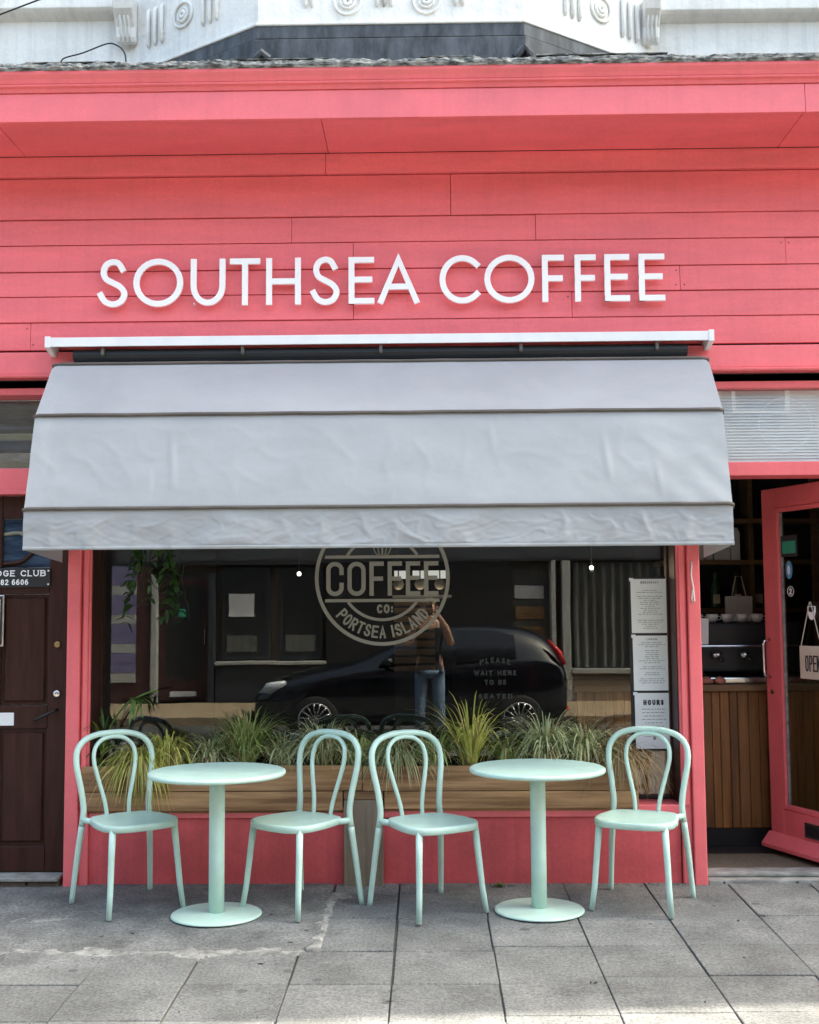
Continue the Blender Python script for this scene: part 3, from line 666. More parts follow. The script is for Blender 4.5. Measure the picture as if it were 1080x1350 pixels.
# ================================================================== SIGN LETTERS
sg = thing('shop_sign', 'raised white capital letters reading SOUTHSEA COFFEE on the pink boards', 'sign', (-.25, .09, 3.25))
L0 = lambda px: -1.868+(px-129)*.004315
for ch, a, b in (('S', 129, 168), ('O', 176, 242), ('U', 252, 298), ('T', 304, 344), ('H', 352, 398), ('S', 411, 449), ('E', 461, 495), ('A', 500, 554),
                 ('C', 581, 634), ('O', 640, 706), ('F', 716, 745), ('F', 759, 787), ('E', 798, 831), ('E', 843, 877)):
    mb = MB(); ov = .004 if ch in 'OSC' else 0
    glyph(mb, ch, L0(a), L0(b), 3.254-ov, 3.526+ov, .0335, .052, .070)
    o = mb.build('letter', 'letter', sg, bevel=.0012, seg=1)
    xm = (L0(a)+L0(b))/2
    q = {'A': xm, 'T': xm, 'F': L0(a)+.018, 'E': L0(a)+.018, 'H': L0(a)+.018, 'U': L0(a)+.018}.get(ch, xm)
    for zz in ((3.495,) if ch == 'A' else (3.27, 3.51)):
        MB().box(q-.004, q+.004, .0702, .104, zz-.004, zz+.004).build('fixing_pin', 'hood', o)

# ================================================================== AWNING
aw = thing('awning', 'light grey canvas dutch canopy awning over the shop window', 'awning', (-.25, .1, 1.83))
AL, AR = -2.065, 1.553
def ridge(x, z, s, f):
    n = noise.noise(Vector((x*f, z*f*.55, s))); return (1-abs(n)*2)
def panel(name, p0, p1, nx, nz_, fn, bow=0, round_top=False):
    (y0, z0), (y1, z1) = p0, p1
    mb = MB()
    nrm = Vector((0, -(z0-z1), (y0-y1))).normalized(); nrm = nrm if nrm.y < 0 else -nrm
    for j in range(nz_+1):
        v = j/nz_
        for i in range(nx+1):
            u = i/nx; x = AL+(AR-AL)*u
            if round_top and v < .12:
                c = .045*(1-math.sqrt(max(0, 1-((.12-v)/.12)**2))); x = AL+c+(AR-AL-2*c)*u
            d = fn(u, v, x, z0+(z1-z0)*v) + bow*math.sin(math.pi*v)
            mb.v.append((x, y0+(y1-y0)*v+nrm.y*d, z0+(z1-z0)*v+nrm.z*d))
    for j in range(nz_):
        for i in range(nx): a = j*(nx+1)+i; mb.f.append((a, a+1, a+nx+2, a+nx+1))
    return mb.build(name, 'fabric', aw, smooth=True, fix=False)
P = [(.075, 2.935), (-.10, 2.888), (-.385, 2.553), (-.53, 2.045), (-.537, 1.838)]
def f_top(u, v, x, z): return .004*noise.noise(Vector((x*2, v*2, 1)))*math.sin(math.pi*v)
def f_up(u, v, x, z):
    return math.sin(math.pi*v)*(.006*noise.noise(Vector((x*1.6, z*3, 4)))+.0022*ridge(x, z, 2.2, 9))
def f_mid(u, v, x, z):
    e = math.exp(-min(u, 1-u)*9)
    q = .010*noise.noise(Vector((x*1.3, z*2.2, 8)))+.004*max(0, ridge(x, z*2.2, 5.0, 5)-.55)+.004*noise.noise(Vector((x*4, z*7, 15)))
    uu = min(u, 1-u)*3.6; dg = math.sin((uu*1.0-(1-v)*.52)*34)*math.exp(-uu*3.2)*v*.003
    fx = 0
    for cx_, c0, c1, am in ((-1.32, .15, .85, .006), (.93, .2, .8, .006), (1.18, .5, .95, .004), (.35, .1, .5, .003)):
        if c0 < v < c1: fx += am*math.exp(-((x-cx_-.05*(v-.5))/.014)**2)*math.sin(math.pi*(v-c0)/(c1-c0))
    return math.sin(math.pi*min(1, v*1.02))*q+dg+fx
def f_val(u, v, x, z):
    wx = x+.12*noise.noise(Vector((x*2.3, v*1.1, 40)))+.05*noise.noise(Vector((x*6, v*3, 44)))
    a = noise.noise(Vector((wx*3.2, v*.6, 3)))*.012
    b = max(0, 1-abs(noise.noise(Vector((wx*4.6, v*1.0, 11))))*4)*.0065
    c = max(0, 1-abs(noise.noise(Vector((wx*11+v*2.5, v*2.6, 27))))*6)*.0028
    d = max(0, 1-abs(noise.noise(Vector((wx*8-v*3.5, v*3.2, 33))))*7)*.0015
    k = min(1, v*3)*(.55 if v > .9 else 1)
    return k*(a+b+c-d)
panel('top_panel', P[0], P[1], 40, 4, f_top)
panel('upper_panel', P[1], P[2], 160, 24, f_up, .0, True)
panel('middle_panel', P[2], P[3], 260, 60, f_mid, .0)
panel('valance', P[3], P[4], 420, 30, f_val)
mb = MB(); n = 380
for i in range(n+1):
    u = i/n; x = AL+(AR-AL)*u; y = P[4][0]-f_val(u, 1, x, 0)-.0025; y2 = P[4][0]-f_val(u, .9, x, 0)-.0025
    mb.v += [(x, y2, 1.8525), (x, y2-.002, 1.851), (x, y-.002, 1.8375+.002*noise.noise(Vector((x*8, 0, 5)))), (x, y+.004, 1.835)]
for i in range(n):
    for j in range(3): a = i*4+j; mb.f.append((a, a+1, a+5, a+4))
mb.build('hem', 'fabric', aw, smooth=True)
M['piping'] = pmat('taupe_piping', (.10, .085, .075), .7, .2, bump=.1)
for (y, z), r, c in ((P[1], .0085, .045), (P[2], .0095, 0), (P[3], .010, 0)):
    pts = [(AL-.004, y+.03, z-.02 if not c else z-.04), (AL-.001, y, z-.003), (AL+.02+c*.6, y-.006, z+.002)]+[(AL+.05+(AR-AL-.1)*k/40, y-.007, z+.002+.0025*noise.noise(Vector((k*.4, z, 2)))) for k in range(41)]+[(AR-.02-c*.6, y-.006, z+.002), (AR+.001, y, z-.003), (AR+.004, y+.03, z-.02 if not c else z-.04)]
    MB().tube(pts, r, 8).build('rib_piping', 'piping', aw, smooth=True)
for x in (AL, AR):
    MB().prism([(.12, 2.93), (-.09, 2.875), (-.375, 2.54), (-.522, 2.045), (-.53, 1.84), (-.20, 1.818), (.118, 1.80)], x-.001, x+.001, 'x').build('side_panel', 'fabric', aw)
for x in (AL+.03, AR-.03):
    for (y, z) in (P[2], P[3]):
        MB().tube([(x, .11, 2.05), (x, y+.01, z)], .012, 8).build('frame_arm', 'hood', aw)
for (y, z) in (P[2], P[3]): MB().tube([(AL+.03, y+.012, z), (AR-.03, y+.012, z)], .011, 8).build('frame_bar', 'hood', aw)
hd = MB().prism([(.098, 3.045), (-.045, 3.052), (-.062, 3.050), (-.062, 2.998), (-.052, 2.998), (-.05, 3.028), (.098, 3.030)], -2.10, 1.572, 'x').build('rain_hood', 'hood', aw, bevel=.002)
for a, b in ((-2.128, -2.098), (1.570, 1.600)):
    MB().prism([(.098, 3.056), (-.066, 3.057), (-.068, 2.992), (-.05, 2.990), (.03, 2.965), (.098, 2.965)], a, b, 'x').build('hood_end_cap', 'hood', aw, bevel=.003)
MB().tube([(-1.98, .005, 2.957), (1.46, .005, 2.957)], .036, 12).build('roller', 'black', aw)
for px in (133, 320, 504, 690, 870):
    x = px2x(px)*.985
    MB().prism([(.053, 2.99), (-.045, 2.997), (-.05, 2.955), (-.04, 2.945), (-.02, 2.975), (.053, 2.965)], x-.009, x+.009, 'x').build('roller_bracket', 'piping', aw, bevel=.002)

# ================================================================== WINDOW GRAPHICS, NOTICES, SIGNS
dc = thing('window_decal', 'round cream coffee company emblem on the shop window glass', 'decal', (-.263, .357, 1.3))
LCX, LCZ, YD0, YD1 = -.263, 1.706, .3565, .3596
def ringd(r, w_, a0=0, a1=360, name='ring'):
    mb = MB(); n = 72
    for k in range(n+1):
        a = R(a0+(a1-a0)*k/n)
        for q in (r-w_/2, r+w_/2): mb.v.append((LCX+q*math.cos(a), YD0, LCZ+q*math.sin(a)))
    mb.f = [(2*k, 2*k+1, 2*k+3, 2*k+2) for k in range(n)]
    return mb.build(name, 'decal', dc, fix=False)
ringd(.383, .021); ringd(.243, .017, 215, 325, 'inner_arc'); ringd(.243, .017, 33, 147, 'inner_arc')
for z in (1.829, 1.575): MB().box(LCX-.333, LCX+.333, YD0, YD1, z-.009, z+.009).build('bar', 'decal', dc)
mb = MB()
for ch, a, b in (('c', 430, 453), ('o', 458, 482), ('F', 487, 506), ('F', 511, 530), ('E', 535, 554), ('E', 559, 578)):
    glyph(mb, ch, -.263+(a-504)*.00442, -.263+(b-504)*.00442, 1.602, 1.801, .025, YD0+.001, YD1)
mb.build('lettering', 'decal', dc)
mb = MB(); text(mb, 'CO:', -.295, -.205, 1.500, 1.552, .011, YD0+.001, YD1); mb.build('lettering', 'decal', dc)
mb = MB()
def bend(p):
    a = R(219)+(p[0])*R(104); r = .315-p[1]
    return (LCX+r*math.cos(a)+0*p[0], LCZ+r*math.sin(a))
s_ = 'PORTSEA ISLAND'; adv = [.55 if c in 'I ' else 1.0 for c in s_]; tot = sum(adv); acc = 0
for c, ad in zip(s_, adv):
    ang = R(218+105*(acc+ad/2)/tot); acc += ad
    if c == ' ': continue
    def xf(p, ang=ang):
        r = .315-p[1]; return (LCX+r*math.cos(ang)-p[0]*math.sin(ang), LCZ+r*math.sin(ang)+p[0]*math.cos(ang))
    hw = .019 if c != 'I' else .008
    glyph(mb, c, -hw, hw, -.036, .036, .0115, YD0+.001, YD1, xf=xf)
mb.build('lettering', 'decal', dc)
mb = MB()
for r in (.05, .025, .003): mb.tube([(LCX+r*math.cos(a), YD0+.001, 1.892+.062*math.sin(a)) for a in [2*math.pi*k/28 for k in range(28)]], .0035, 4, closed=True)
mb.build('bean_emblem', 'decal', dc)
wt = thing('window_decal', 'small faded lettering PLEASE WAIT HERE on the shop window glass', 'decal', (.387, .357, 1.0))
mb = MB()
def bow(p): return (p[0], p[1]+.035-1.9*(p[0]-.387)**2)
text(mb, 'PLEASE', .30, .475, 1.176, 1.206, .006, YD0+.001, YD1, gap=.5, xf=bow)
text(mb, 'WAIT HERE', .265, .51, 1.138, 1.166, .006, YD0+.001, YD1, gap=.4)
text(mb, 'TO BE', .325, .45, 1.085, 1.112, .006, YD0+.001, YD1, gap=.4)
text(mb, 'SEATED', .29, .485, 1.005, 1.032, .006, YD0+.001, YD1, gap=.5)
mb.build('lettering', 'decal_faint', wt)
def notice(label, x0, x1, z0, z1, tilt, head, hz, rows_, seed, dark=False):
    t = thing('paper_notice', label, 'notice', ((x0+x1)/2, .354, z0), group='paper notices taped to the window')
    sh = MB().quad((x0, .3555, z0), (x1+tilt, .3555, z0), (x1, .3555, z1), (x0-tilt, .3555, z1))
    sh = MB().prism([(x0+tilt, z0), (x1+tilt, z0), (x1, z1), (x0, z1)], .3535, .3575).build('sheet', 'paper', t)
    q = random.Random(seed); mb = MB(); xm = (x0+x1)/2+tilt/2
    for z in rows_:
        wdt = q.uniform(.25, .75)*(x1-x0)*.5; x = xm-wdt
        while x < xm+wdt:
            l = q.uniform(.008, .03); mb.box(x, min(x+l, xm+wdt), .3526, .3533, z-.0018, z+.0018); x += l+.005
    mb.build('print', 'ink', t)['kind'] = 'stuff'
    mb = MB(); text(mb, head, xm-hz[1], xm+hz[1], hz[0]-hz[2], hz[0]+hz[2], hz[3], .3529, .3534, gap=.35); mb.build('heading', 'ink_dark' if dark else 'ink', t)
    for a in (x0+.004, x1-.004):
        MB().box(a-.012, a+.012, .3515, .3525, z1-.012, z1+.006).build('tape', 'paper', t)
    return t
q = random.Random(2)
notice('white menu sheet with a grey heading, topmost of three on the window', 1.178, 1.396, 1.376, 1.688, .003, 'BREAKFAST', (1.668, .052, .0065, .003), [1.645-.0115*k for k in range(22) if q.random() < .8], 4)
notice('white menu sheet between the top sheet and the opening hours sheet', 1.184, 1.400, 1.046, 1.361, .002, 'LUNCH', (1.34, .03, .006, .003), [1.32-.0115*k for k in range(23) if q.random() < .8], 5)
hn = notice('white sheet headed HOURS behind the chair back, lowest of three', 1.188, 1.400, .715, 1.032, .002, 'HOURS', (.978, .058, .015, .0075), [.94-.0195*k for k in range(9)], 6, True)
MB().lathe([(.010, 0), (.010, .001)], (1.297, .3525, .775), 20, 'y').build('stamp', 'ink', hn)
bpx = bx('backing_board', 'black', hn, 1.166, 1.406, .3584, .3597, .70, 1.70, bevel=0)
# club sign on the brown door
cs_ = thing('club_sign', 'black plate with white serif lettering BRIDGE CLUB on the brown door', 'sign', (-2.46, .23, 1.66))
MB().box(-2.76, -2.164, .221, .230, 1.663, 1.774).build('plate', 'black', cs_, bevel=.002)
mb = MB(); text(mb, 'BRIDGE CLUB', -2.575, -2.19, 1.726, 1.761, .006, .2205, .2215, gap=.3, serif=True)
mb.build('lettering', 'letter', cs_)
mb = MB(); text(mb, '282 6606', -2.475, -2.29, 1.677, 1.709, .0058, .2205, .2215, gap=.22, serif=False); mb.build('lettering', 'letter', cs_)
for z in (1.68, 1.757): MB().lathe([(.004, 0), (.0055, .001), (.0055, .003)], (-2.175, .2175, z), 12, 'y').build('screw', 'white', cs_)
nf = thing('framed_notice', 'white notice in a dark frame on the brown door', 'notice', (-2.52, .23, 1.32))
MB().box(-2.63, -2.427, .222, .232, 1.326, 1.62).build('frame', 'chrome', nf, bevel=.003)
MB().box(-2.62, -2.437, .2195, .2215, 1.336, 1.61).build('frame_lining', 'black', nf); MB().box(-2.605, -2.449, .2175, .219, 1.35, 1.595).build('sheet', 'paper', nf)

# stickers and the hanging sign on the open door (door space)
def on_door(o):
    o.matrix_world = Matrix.Translation((2.368, .21, 0)) @ Matrix.Rotation(-DA, 4, 'Z') @ Matrix.Translation(o.location)
    return o
M['green_st'] = pmat('green_sticker', (.03, .30, .19), .5, .1, bump=0); M['blue_st'] = pmat('blue_sticker', (.08, .30, .48), .5, .1, bump=0)
M['cream'] = pmat('cream_board', (.55, .50, .40), .7, .1, bump=.1)
s1 = on_door(thing('door_sticker', 'green rectangular sticker with dark border on the door glass', 'sticker', (-.50, 0, 0), world=False))
MB().box(-.075, .075, .009, .0145, 1.825, 1.955).build('border', 'ink_dark', s1); MB().box(-.062, .062, .0075, .0085, 1.845, 1.92).build('face', 'green_st', s1)
s2 = on_door(thing('door_sticker', 'blue oval sticker on the door glass', 'sticker', (-.51, 0, 0), world=False))
MB().prism([(.03*math.cos(a), 1.745+.055*math.sin(a)) for a in [2*math.pi*k/24 for k in range(24)]], .011, .0145).build('face', 'blue_st', s2)
MB().prism([(.012*math.cos(a), 1.745+.03*math.sin(a)) for a in [2*math.pi*k/24 for k in range(24)]], .0095, .0105).build('centre', 'paper', s2)
s3 = on_door(thing('door_sticker', 'round black sticker with white 2 on the door glass', 'sticker', (-.50, 0, 0), world=False))
MB().lathe([(.034, 0), (.034, .003)], (0, .0115, 1.615), 24, 'y').build('face', 'ink_dark', s3)
mb = MB(); glyph(mb, '2', -.011, .011, 1.597, 1.633, .007, .0108, .0113); mb.tube([(.029*math.cos(a), .0112, 1.615+.029*math.sin(a)) for a in [2*math.pi*k/24 for k in range(24)]], .0018, 4, closed=True); mb.build('numeral', 'paper', s3)
op = on_door(thing('open_sign', 'cream hanging board reading OPEN hanging on the door glass', 'sign', (-.315, 0, -.01), world=False))
MB().box(-.10, .10, -.006, .006, 1.105, 1.30).build('board', 'cream', op, bevel=.003)
mb = MB()
for ch, a in zip('oPEN', (-.048, -.012, .022, .054)): glyph(mb, ch, a, a+.029, 1.15, 1.245, .0095, -.0072, -.0062)
mb.build('lettering', 'ink_dark', op)
MB().tube([(-.09, 0, 1.298), (-.004, .004, 1.56), (.004, .004, 1.56), (.09, 0, 1.298)], .003, 6).build('cord', 'cream', op)
s4 = on_door(thing('door_sticker', 'small white bearded face sticker above the open sign', 'sticker', (-.315, 0, -.01), world=False))
MB().prism([(-.035, 1.535), (-.036, 1.50), (-.02, 1.462), (0, 1.452), (.02, 1.462), (.036, 1.50), (.035, 1.535)], .011, .0145).build('face', 'paper', s4)
MB().prism([(-.026, 1.53), (-.022, 1.505), (0, 1.497), (.022, 1.505), (.026, 1.53)], .0095, .0105).build('mask', 'ink_dark', s4)

# ================================================================== PLANTER AND PLANTS
pl = thing('window_planter', 'long reclaimed timber planter box on the window sill with grey post', 'planter', (-.39, .24, .405))
pr_ = random.Random(9)
def plank(x0, x1, z0, z1, y0=.130, y1=.155, nm='plank', mt='planter'):
    d = pr_.uniform(-.003, .003); return MB().box(x0+.001, x1-.001, y0+d, y1, z0, z1).build(nm, mt, pl, bevel=.004)
plank(-1.942, -.372, .520, .658); plank(-.370, 1.162, .517, .652)
plank(-1.940, -.480, .412, .516); plank(-.251, 1.160, .418, .513); plank(-.476, -.255, .47, .515, .132, .155)
MB().box(-1.90, -.48, .1555, .170, .397, .409).build('ledge_strip', 'planter', pl, bevel=.002)
MB().box(-.25, 1.15, .1555, .170, .402, .415).build('ledge_strip', 'planter', pl, bevel=.002)
for x in (-1.94, 1.135): MB().box(x, x+.025, .157, .350, .434, .65).build('end_board', 'planter', pl, bevel=.003)
MB().box(-1.914, 1.134, .157, .345, .434, .615).build('soil', 'soil', pl)
MB().box(-.475, -.256, .124, .1545, -.012, .468).build('post', 'post', pl, bevel=.006)
MB().box(-.44, -.29, .10, .1235, .34, .455).build('post_cleat', 'post', pl, bevel=.004) if False else None

def clump(cx_, cy, n, h, spread, mat, label, droop=.6, wdt=.0042, name='sedge_plant', seed=0, fwd=.25, stiff=.0, cz=.61, grp='ornamental grasses in the planter', extra=None):
    q = random.Random(seed); mb = MB(); dryf = []
    for _ in range(int(n*2.3)):
        a = q.uniform(0, 2*math.pi); r0 = q.uniform(0, .05); L_ = 1.75*h*q.uniform(.55, 1.1); out = 1.5*spread*q.uniform(.25, 1.05)*(1 if q.random() < .85 else 1.4)
        dx, dy = math.cos(a), math.sin(a)*.62-fwd*.45
        b = Vector((cx_+math.cos(a)*r0, cy+math.sin(a)*r0*.8, cz)); w0 = 1.15*wdt*q.uniform(.7, 1.4); sd = Vector((-dy, dx, 0)).normalized()
        dr_ = droop*q.uniform(.6, 1.4); S = 6; dry = q.random() < .13
        for k in range(S+1):
            t = k/S
            p = b+Vector((dx*out*(t**1.4), dy*out*(t**1.4), L_*(t*1.15-dr_*t**2.6)))
            p.y = min(p.y, .352)
            if p.y > .12 and p.z < .60: p.z = .60
            ww = w0*(1-t**2.2)+.0006
            e = (p-sd*ww, p+sd*ww)
            i = len(mb.v); mb.v += [tuple(e[0]), tuple(e[1])]
            if k:
                mb.f.append((i-2, i-1, i+1, i))
                if dry: dryf.append(len(mb.f)-1)
    o = mb.build(name, mat, fix=False); o.data.materials.append(M['grass_d'])
    for k in dryf: o.data.polygons[k].material_index = 1
    return tag(o, label, 'plant', grp)
Y_ = .235
clump(-1.63, .18, 260, .19, .125, 'grass_y', 'golden drooping sedge spilling over the planter behind the chair beside the brown door', 1.3, .0046, seed=1, fwd=1.0)
clump(-1.48, .225, 150, .22, .14, 'grass_y', 'yellow green sedge tuft between the golden sedge and the green tufts', .95, .004, seed=2, fwd=.4)
clump(-1.24, Y_, 130, .19, .17, 'grass_s', 'thin grey green sedge tuft behind the edge of a round table', .85, .0036, seed=3)
clump(-1.04, Y_, 190, .27, .20, 'grass_g', 'dense dark green sedge tuft standing tall behind a round table', .66, .0042, seed=4)
clump(-.83, Y_, 90, .19, .14, 'grass_s', 'low sparse sedge tuft beside the tall dark green one', .8, .0036, seed=5)
clump(-.60, Y_, 170, .25, .19, 'grass_s', 'silvery sedge behind the back of the chair beside the grey post', .8, .0036, seed=6, fwd=.5)
clump(-.40, Y_, 120, .21, .17, 'grass_g', 'green sedge tuft above the grey planter post', .8, .0036, seed=7)
clump(-.18, .225, 150, .22, .17, 'grass_s', 'pale sedge hanging over the planter behind a chair back', 1.0, .0038, seed=8, fwd=.7)
clump(.03, Y_, 120, .21, .15, 'grass_g', 'green sedge tuft beside the upright yellow grass', .85, .004, seed=9)
clump(.24, Y_, 55, .31, .20, 'grass_y', 'upright yellow green striped grass with tall spikes', .6, .0050, seed=10, fwd=.3)
clump(.44, Y_, 60, .20, .16, 'grass_g', 'thin green tuft behind the rim of a round table', .8, .0045, seed=11)
clump(.66, Y_, 200, .27, .22, 'grass_s', 'broad bushy silver green sedge above a round table', .75, .0042, seed=12, fwd=.4)
clump(.88, Y_, 190, .26, .20, 'grass_s', 'bushy pale sedge beside the dry straw grass', .88, .004, seed=13, fwd=.5)
clump(1.07, .20, 150, .19, .17, 'grass_d', 'dry straw coloured grass hanging over the end of the planter', 1.15, .0035, seed=14, fwd=.7)
# lily with long arching leaves by the pilaster
lily = thing('lily_plant', 'tall leafy lily with arching stem beside the pink pilaster', 'plant', (-1.84, .23, .61))
q = random.Random(21)
def leaf(mb, b, d, L_, wd, droop):
    d = Vector(d).normalized(); sd = d.cross(Vector((0, 0, 1))); sd = sd.normalized() if sd.length > .1 else Vector((1, 0, 0))
    S = 7
    for k in range(S+1):
        t = k/S; p = Vector(b)+d*L_*t+Vector((0, 0, -droop*L_*t*t)); ww = wd*math.sin(math.pi*min(.98, .08+t*.92))**.7
        p.y = min(p.y, .352)
        i = len(mb.v); mb.v += [tuple(p-sd*ww), tuple(p+Vector((0, 0, -.15*ww))), tuple(p+sd*ww)]
        if k: mb.f += [(i-3, i-2, i+1, i), (i-2, i-1, i+2, i+1)]
stem = [(-1.86, .24, .60), (-1.85, .235, .74), (-1.80, .225, .88), (-1.72, .21, .99), (-1.62, .20, 1.05), (-1.53, .19, 1.075)]
MB().tube(catmull(stem, 5), [.006]*26, 6).build('stem', 'leaf', lily, smooth=True)
mb = MB()
for k in range(52):
    t = k/51*.7; a = q.uniform(0, 6.28); b = (-1.86+.03*math.cos(a)+.02*t, .235+.03*math.sin(a), .60+t*.38)
    leaf(mb, b, (math.cos(a), .7*math.sin(a)-.1, q.uniform(.5, 1.6)), q.uniform(.10, .19), q.uniform(.006, .011), q.uniform(.2, .8))
for k in range(16):
    a = q.uniform(-2.4, .6); b = Vector((-1.66+.05*q.uniform(-1, 1), .205, 1.03)); leaf(mb, b, (math.cos(a), -.2+.2*math.sin(a), .25+.6*math.sin(a)), q.uniform(.07, .13), q.uniform(.005, .009), q.uniform(.2, .9))
for k in range(6):
    leaf(mb, (-1.90, .20, .80+.03*k), (-1, -.5, q.uniform(-.1, .9)), q.uniform(.07, .12), .008, q.uniform(.3, .9))
mb.build('leaves', 'leaf', lily, fix=False)
# weed in the pavement joint
mb = MB(); q = random.Random(4)
for k in range(16):
    a = q.uniform(0, 6.28); leaf(mb, (.385+q.uniform(-.015, .015), .09, pz(.1)), (math.cos(a), math.sin(a)*.6, q.uniform(.3, 1.2)), q.uniform(.025, .06), q.uniform(.004, .008), .4)
tag(mb.build('weed', 'leaf', fix=False), 'small green weed growing at the foot of the pink stall riser', 'weed')

mb = MB(); q = random.Random(77)
for k in range(420):
    x = q.uniform(-2.4, 2.4); y = (.155-abs(q.gauss(0, .035))) if q.random() < .75 else q.uniform(-1.9, .1)
    r_ = q.uniform(.0015, .006); z = pz(y)
    if -.48 < x < -.25: y = min(y, .10)
    a = q.uniform(0, 3)
    mb.v += [(x+r_*math.cos(a), y+r_*math.sin(a), z), (x-r_*math.sin(a), y+r_*math.cos(a), z), (x-r_*math.cos(a), y-r_*math.sin(a), z), (x+r_*math.sin(a), y-r_*math.cos(a), z), (x, y, z+r_*q.uniform(.4, 1.2))]
    i = len(mb.v)-5; mb.f += [(i, i+1, i+4), (i+1, i+2, i+4), (i+2, i+3, i+4), (i+3, i, i+4)]
o = tag(mb.build('grit', 'joint', fix=False), 'loose grit scattered along the foot of the pink wall', 'grit'); o['kind'] = 'stuff'
# fallen leaf scraps
mb = None
for k in range(16):
    x, y = q.uniform(-2.0, 2.0), q.uniform(-1.75, -.1); a = q.uniform(0, 6); l = q.uniform(.008, .018); m_ = MB()
    m_.prism([(x+l*math.cos(a), y+l*math.sin(a)), (x-.4*l*math.sin(a), y+.4*l*math.cos(a)), (x-l*math.cos(a), y-l*math.sin(a)), (x+.4*l*math.sin(a), y-.4*l*math.cos(a))], pz(y)+.003, pz(y)+.0045, 'z')
    tag(m_.build('leaf_scrap', 'soil'), 'small dark leaf scrap lying on the grey paving', 'leaf', 'leaf scraps on the paving')
# ================================================================== CHAIRS AND TABLES
def make_chair():
    t = thing('bistro_chair', 'mint green bentwood style metal chair', 'chair', world=False)
    # outer hoop: foot -> seat -> arch -> seat -> foot as one bent tube
    side = [(.222, .235, 0), (.205, .205, .25), (.188, .185, .43), (.184, .186, .50), (.196, .196, .60), (.214, .212, .71), (.207, .226, .79), (.162, .238, .843), (.085, .245, .868)]
    ptsR = catmull(side+[(0, .247, .873)], 5)
    full = ptsR+[Vector((-p.x, p.y, p.z)) for p in reversed(ptsR[:-1])]
    rad = [.0135+.0042*min(1, p.z/.42) if p.z < .42 else .0162 for p in full]
    lo = [p for p in full]
    kk = [i for i, p in enumerate(full) if p.z < .425]
    nR = max(i for i in kk if i < len(full)/2)+1
    MB().tube(full[nR-1:len(full)-nR+1], rad[nR-1:len(full)-nR+1], 10).build('back_hoop', 'mint', t, smooth=True)
    MB().tube(full[:nR], rad[:nR], 10).build('leg', 'mint', t, smooth=True)
    MB().tube(full[len(full)-nR:], rad[len(full)-nR:], 10).build('leg', 'mint', t, smooth=True)
    inn = [(.062, .165, .445), (.070, .178, .52), (.100, .198, .64), (.118, .214, .73), (.106, .228, .80), (.06, .237, .842), (0, .241, .853)]
    pr2 = catmull(inn, 5); fi = pr2+[Vector((-p.x, p.y, p.z)) for p in reversed(pr2[:-1])]
    MB().tube(fi, .0118, 8).build('inner_hoop', 'mint', t, smooth=True)
    # seat: broad rounded front, narrower back
    ol = [(0, -.222), (.10, -.216), (.168, -.190), (.205, -.13), (.208, -.05), (.196, .03), (.180, .10), (.150, .155), (.08, .178), (0, .182)]
    pc = catmull([(x, y, 0) for x, y in ol], 4); ring_ = pc+[Vector((-p.x, p.y, 0)) for p in reversed(pc[1:-1])]
    mb = MB(); n = len(ring_)
    def dip(p, k): return -.010*(1-k*k)
    lv = [(.97, .418), (1.0, .422), (1.0, .446), (.985, .452), (.93, .453), (.75, .449), (.5, .446), (.25, .4445)]
    for s, z in lv:
        for p in ring_: mb.v.append((p.x*s, (p.y+.02)*s-.02, z+(.004*(p.y/.2)**2 if p.y < 0 else 0)*-1))
    for l in range(len(lv)-1):
        for k in range(n): a = l*n+k; b = l*n+(k+1) % n; mb.f.append((a, b, b+n, a+n))
    mb.f.append(tuple((len(lv)-1)*n+k for k in range(n))); mb.f.append(tuple(range(n-1, -1, -1)))
    mb.build('seat', 'mint', t, smooth=True)
    for s in (1, -1):
        MB().tube([(s*.160, .10, .433), (s*.176, .15, .433), (s*.189, .190, .435)], [.016, .0165, .0165], 8).build('seat_arm', 'mint', t, smooth=True)
        MB().tube([(s*.168, -.165, .43), (s*.178, -.178, .30), (s*.190, -.196, .12), (s*.203, -.212, 0)], [.018, .0168, .0152, .0135], 10).build('leg', 'mint', t, smooth=True)
    return t
chair = make_chair()
cg = 'mint chairs at the café tables'
import itertools
SPOT = [((-1.915, -.185), (-1.549, .079), (-1.62, -.527), (-1.302, -.277), 'mint bentwood style chair at the round table, beside the brown club door'),
        ((-.344, -.232), (-.726, .068), (-.962, -.281), (-.64, -.537), 'mint bentwood style chair facing the brown door side, backed against the grey planter post'),
        ((-.317, -.232), (.06, -.093), (-.079, -.605), (.257, -.39), 'mint bentwood style chair in front of the grey planter post, facing the shop doorway'),
        ((1.401, -.124), (.992, .046), (.837, -.356), (1.229, -.466), 'mint bentwood style chair below the paper notices, beside the open shop doorway')]
ADJ = [(.03, -.02, 0), (-.008, -.03, 0), (.02, 0, 0), (-.022, -.03, 0)]
for i, (b1, b2, f1, f2, lab) in enumerate(SPOT):
    c = chair if i == 0 else copy_tree(chair)
    mx_ = sum(p[0] for p in (b1, b2, f1, f2))/4+ADJ[i][0]; my = sum(p[1] for p in (b1, b2, f1, f2))/4+ADJ[i][1]
    dx = (f1[0]+f2[0]-b1[0]-b2[0])/2; dy = (f1[1]+f2[1]-b1[1]-b2[1])/2
    c.location = (mx_, my, pz(my)); c.rotation_euler = (-math.atan(.03)*0, 0, math.atan2(dy, dx)+math.pi/2+ADJ[i][2])
    tag(c, lab, 'chair', cg)
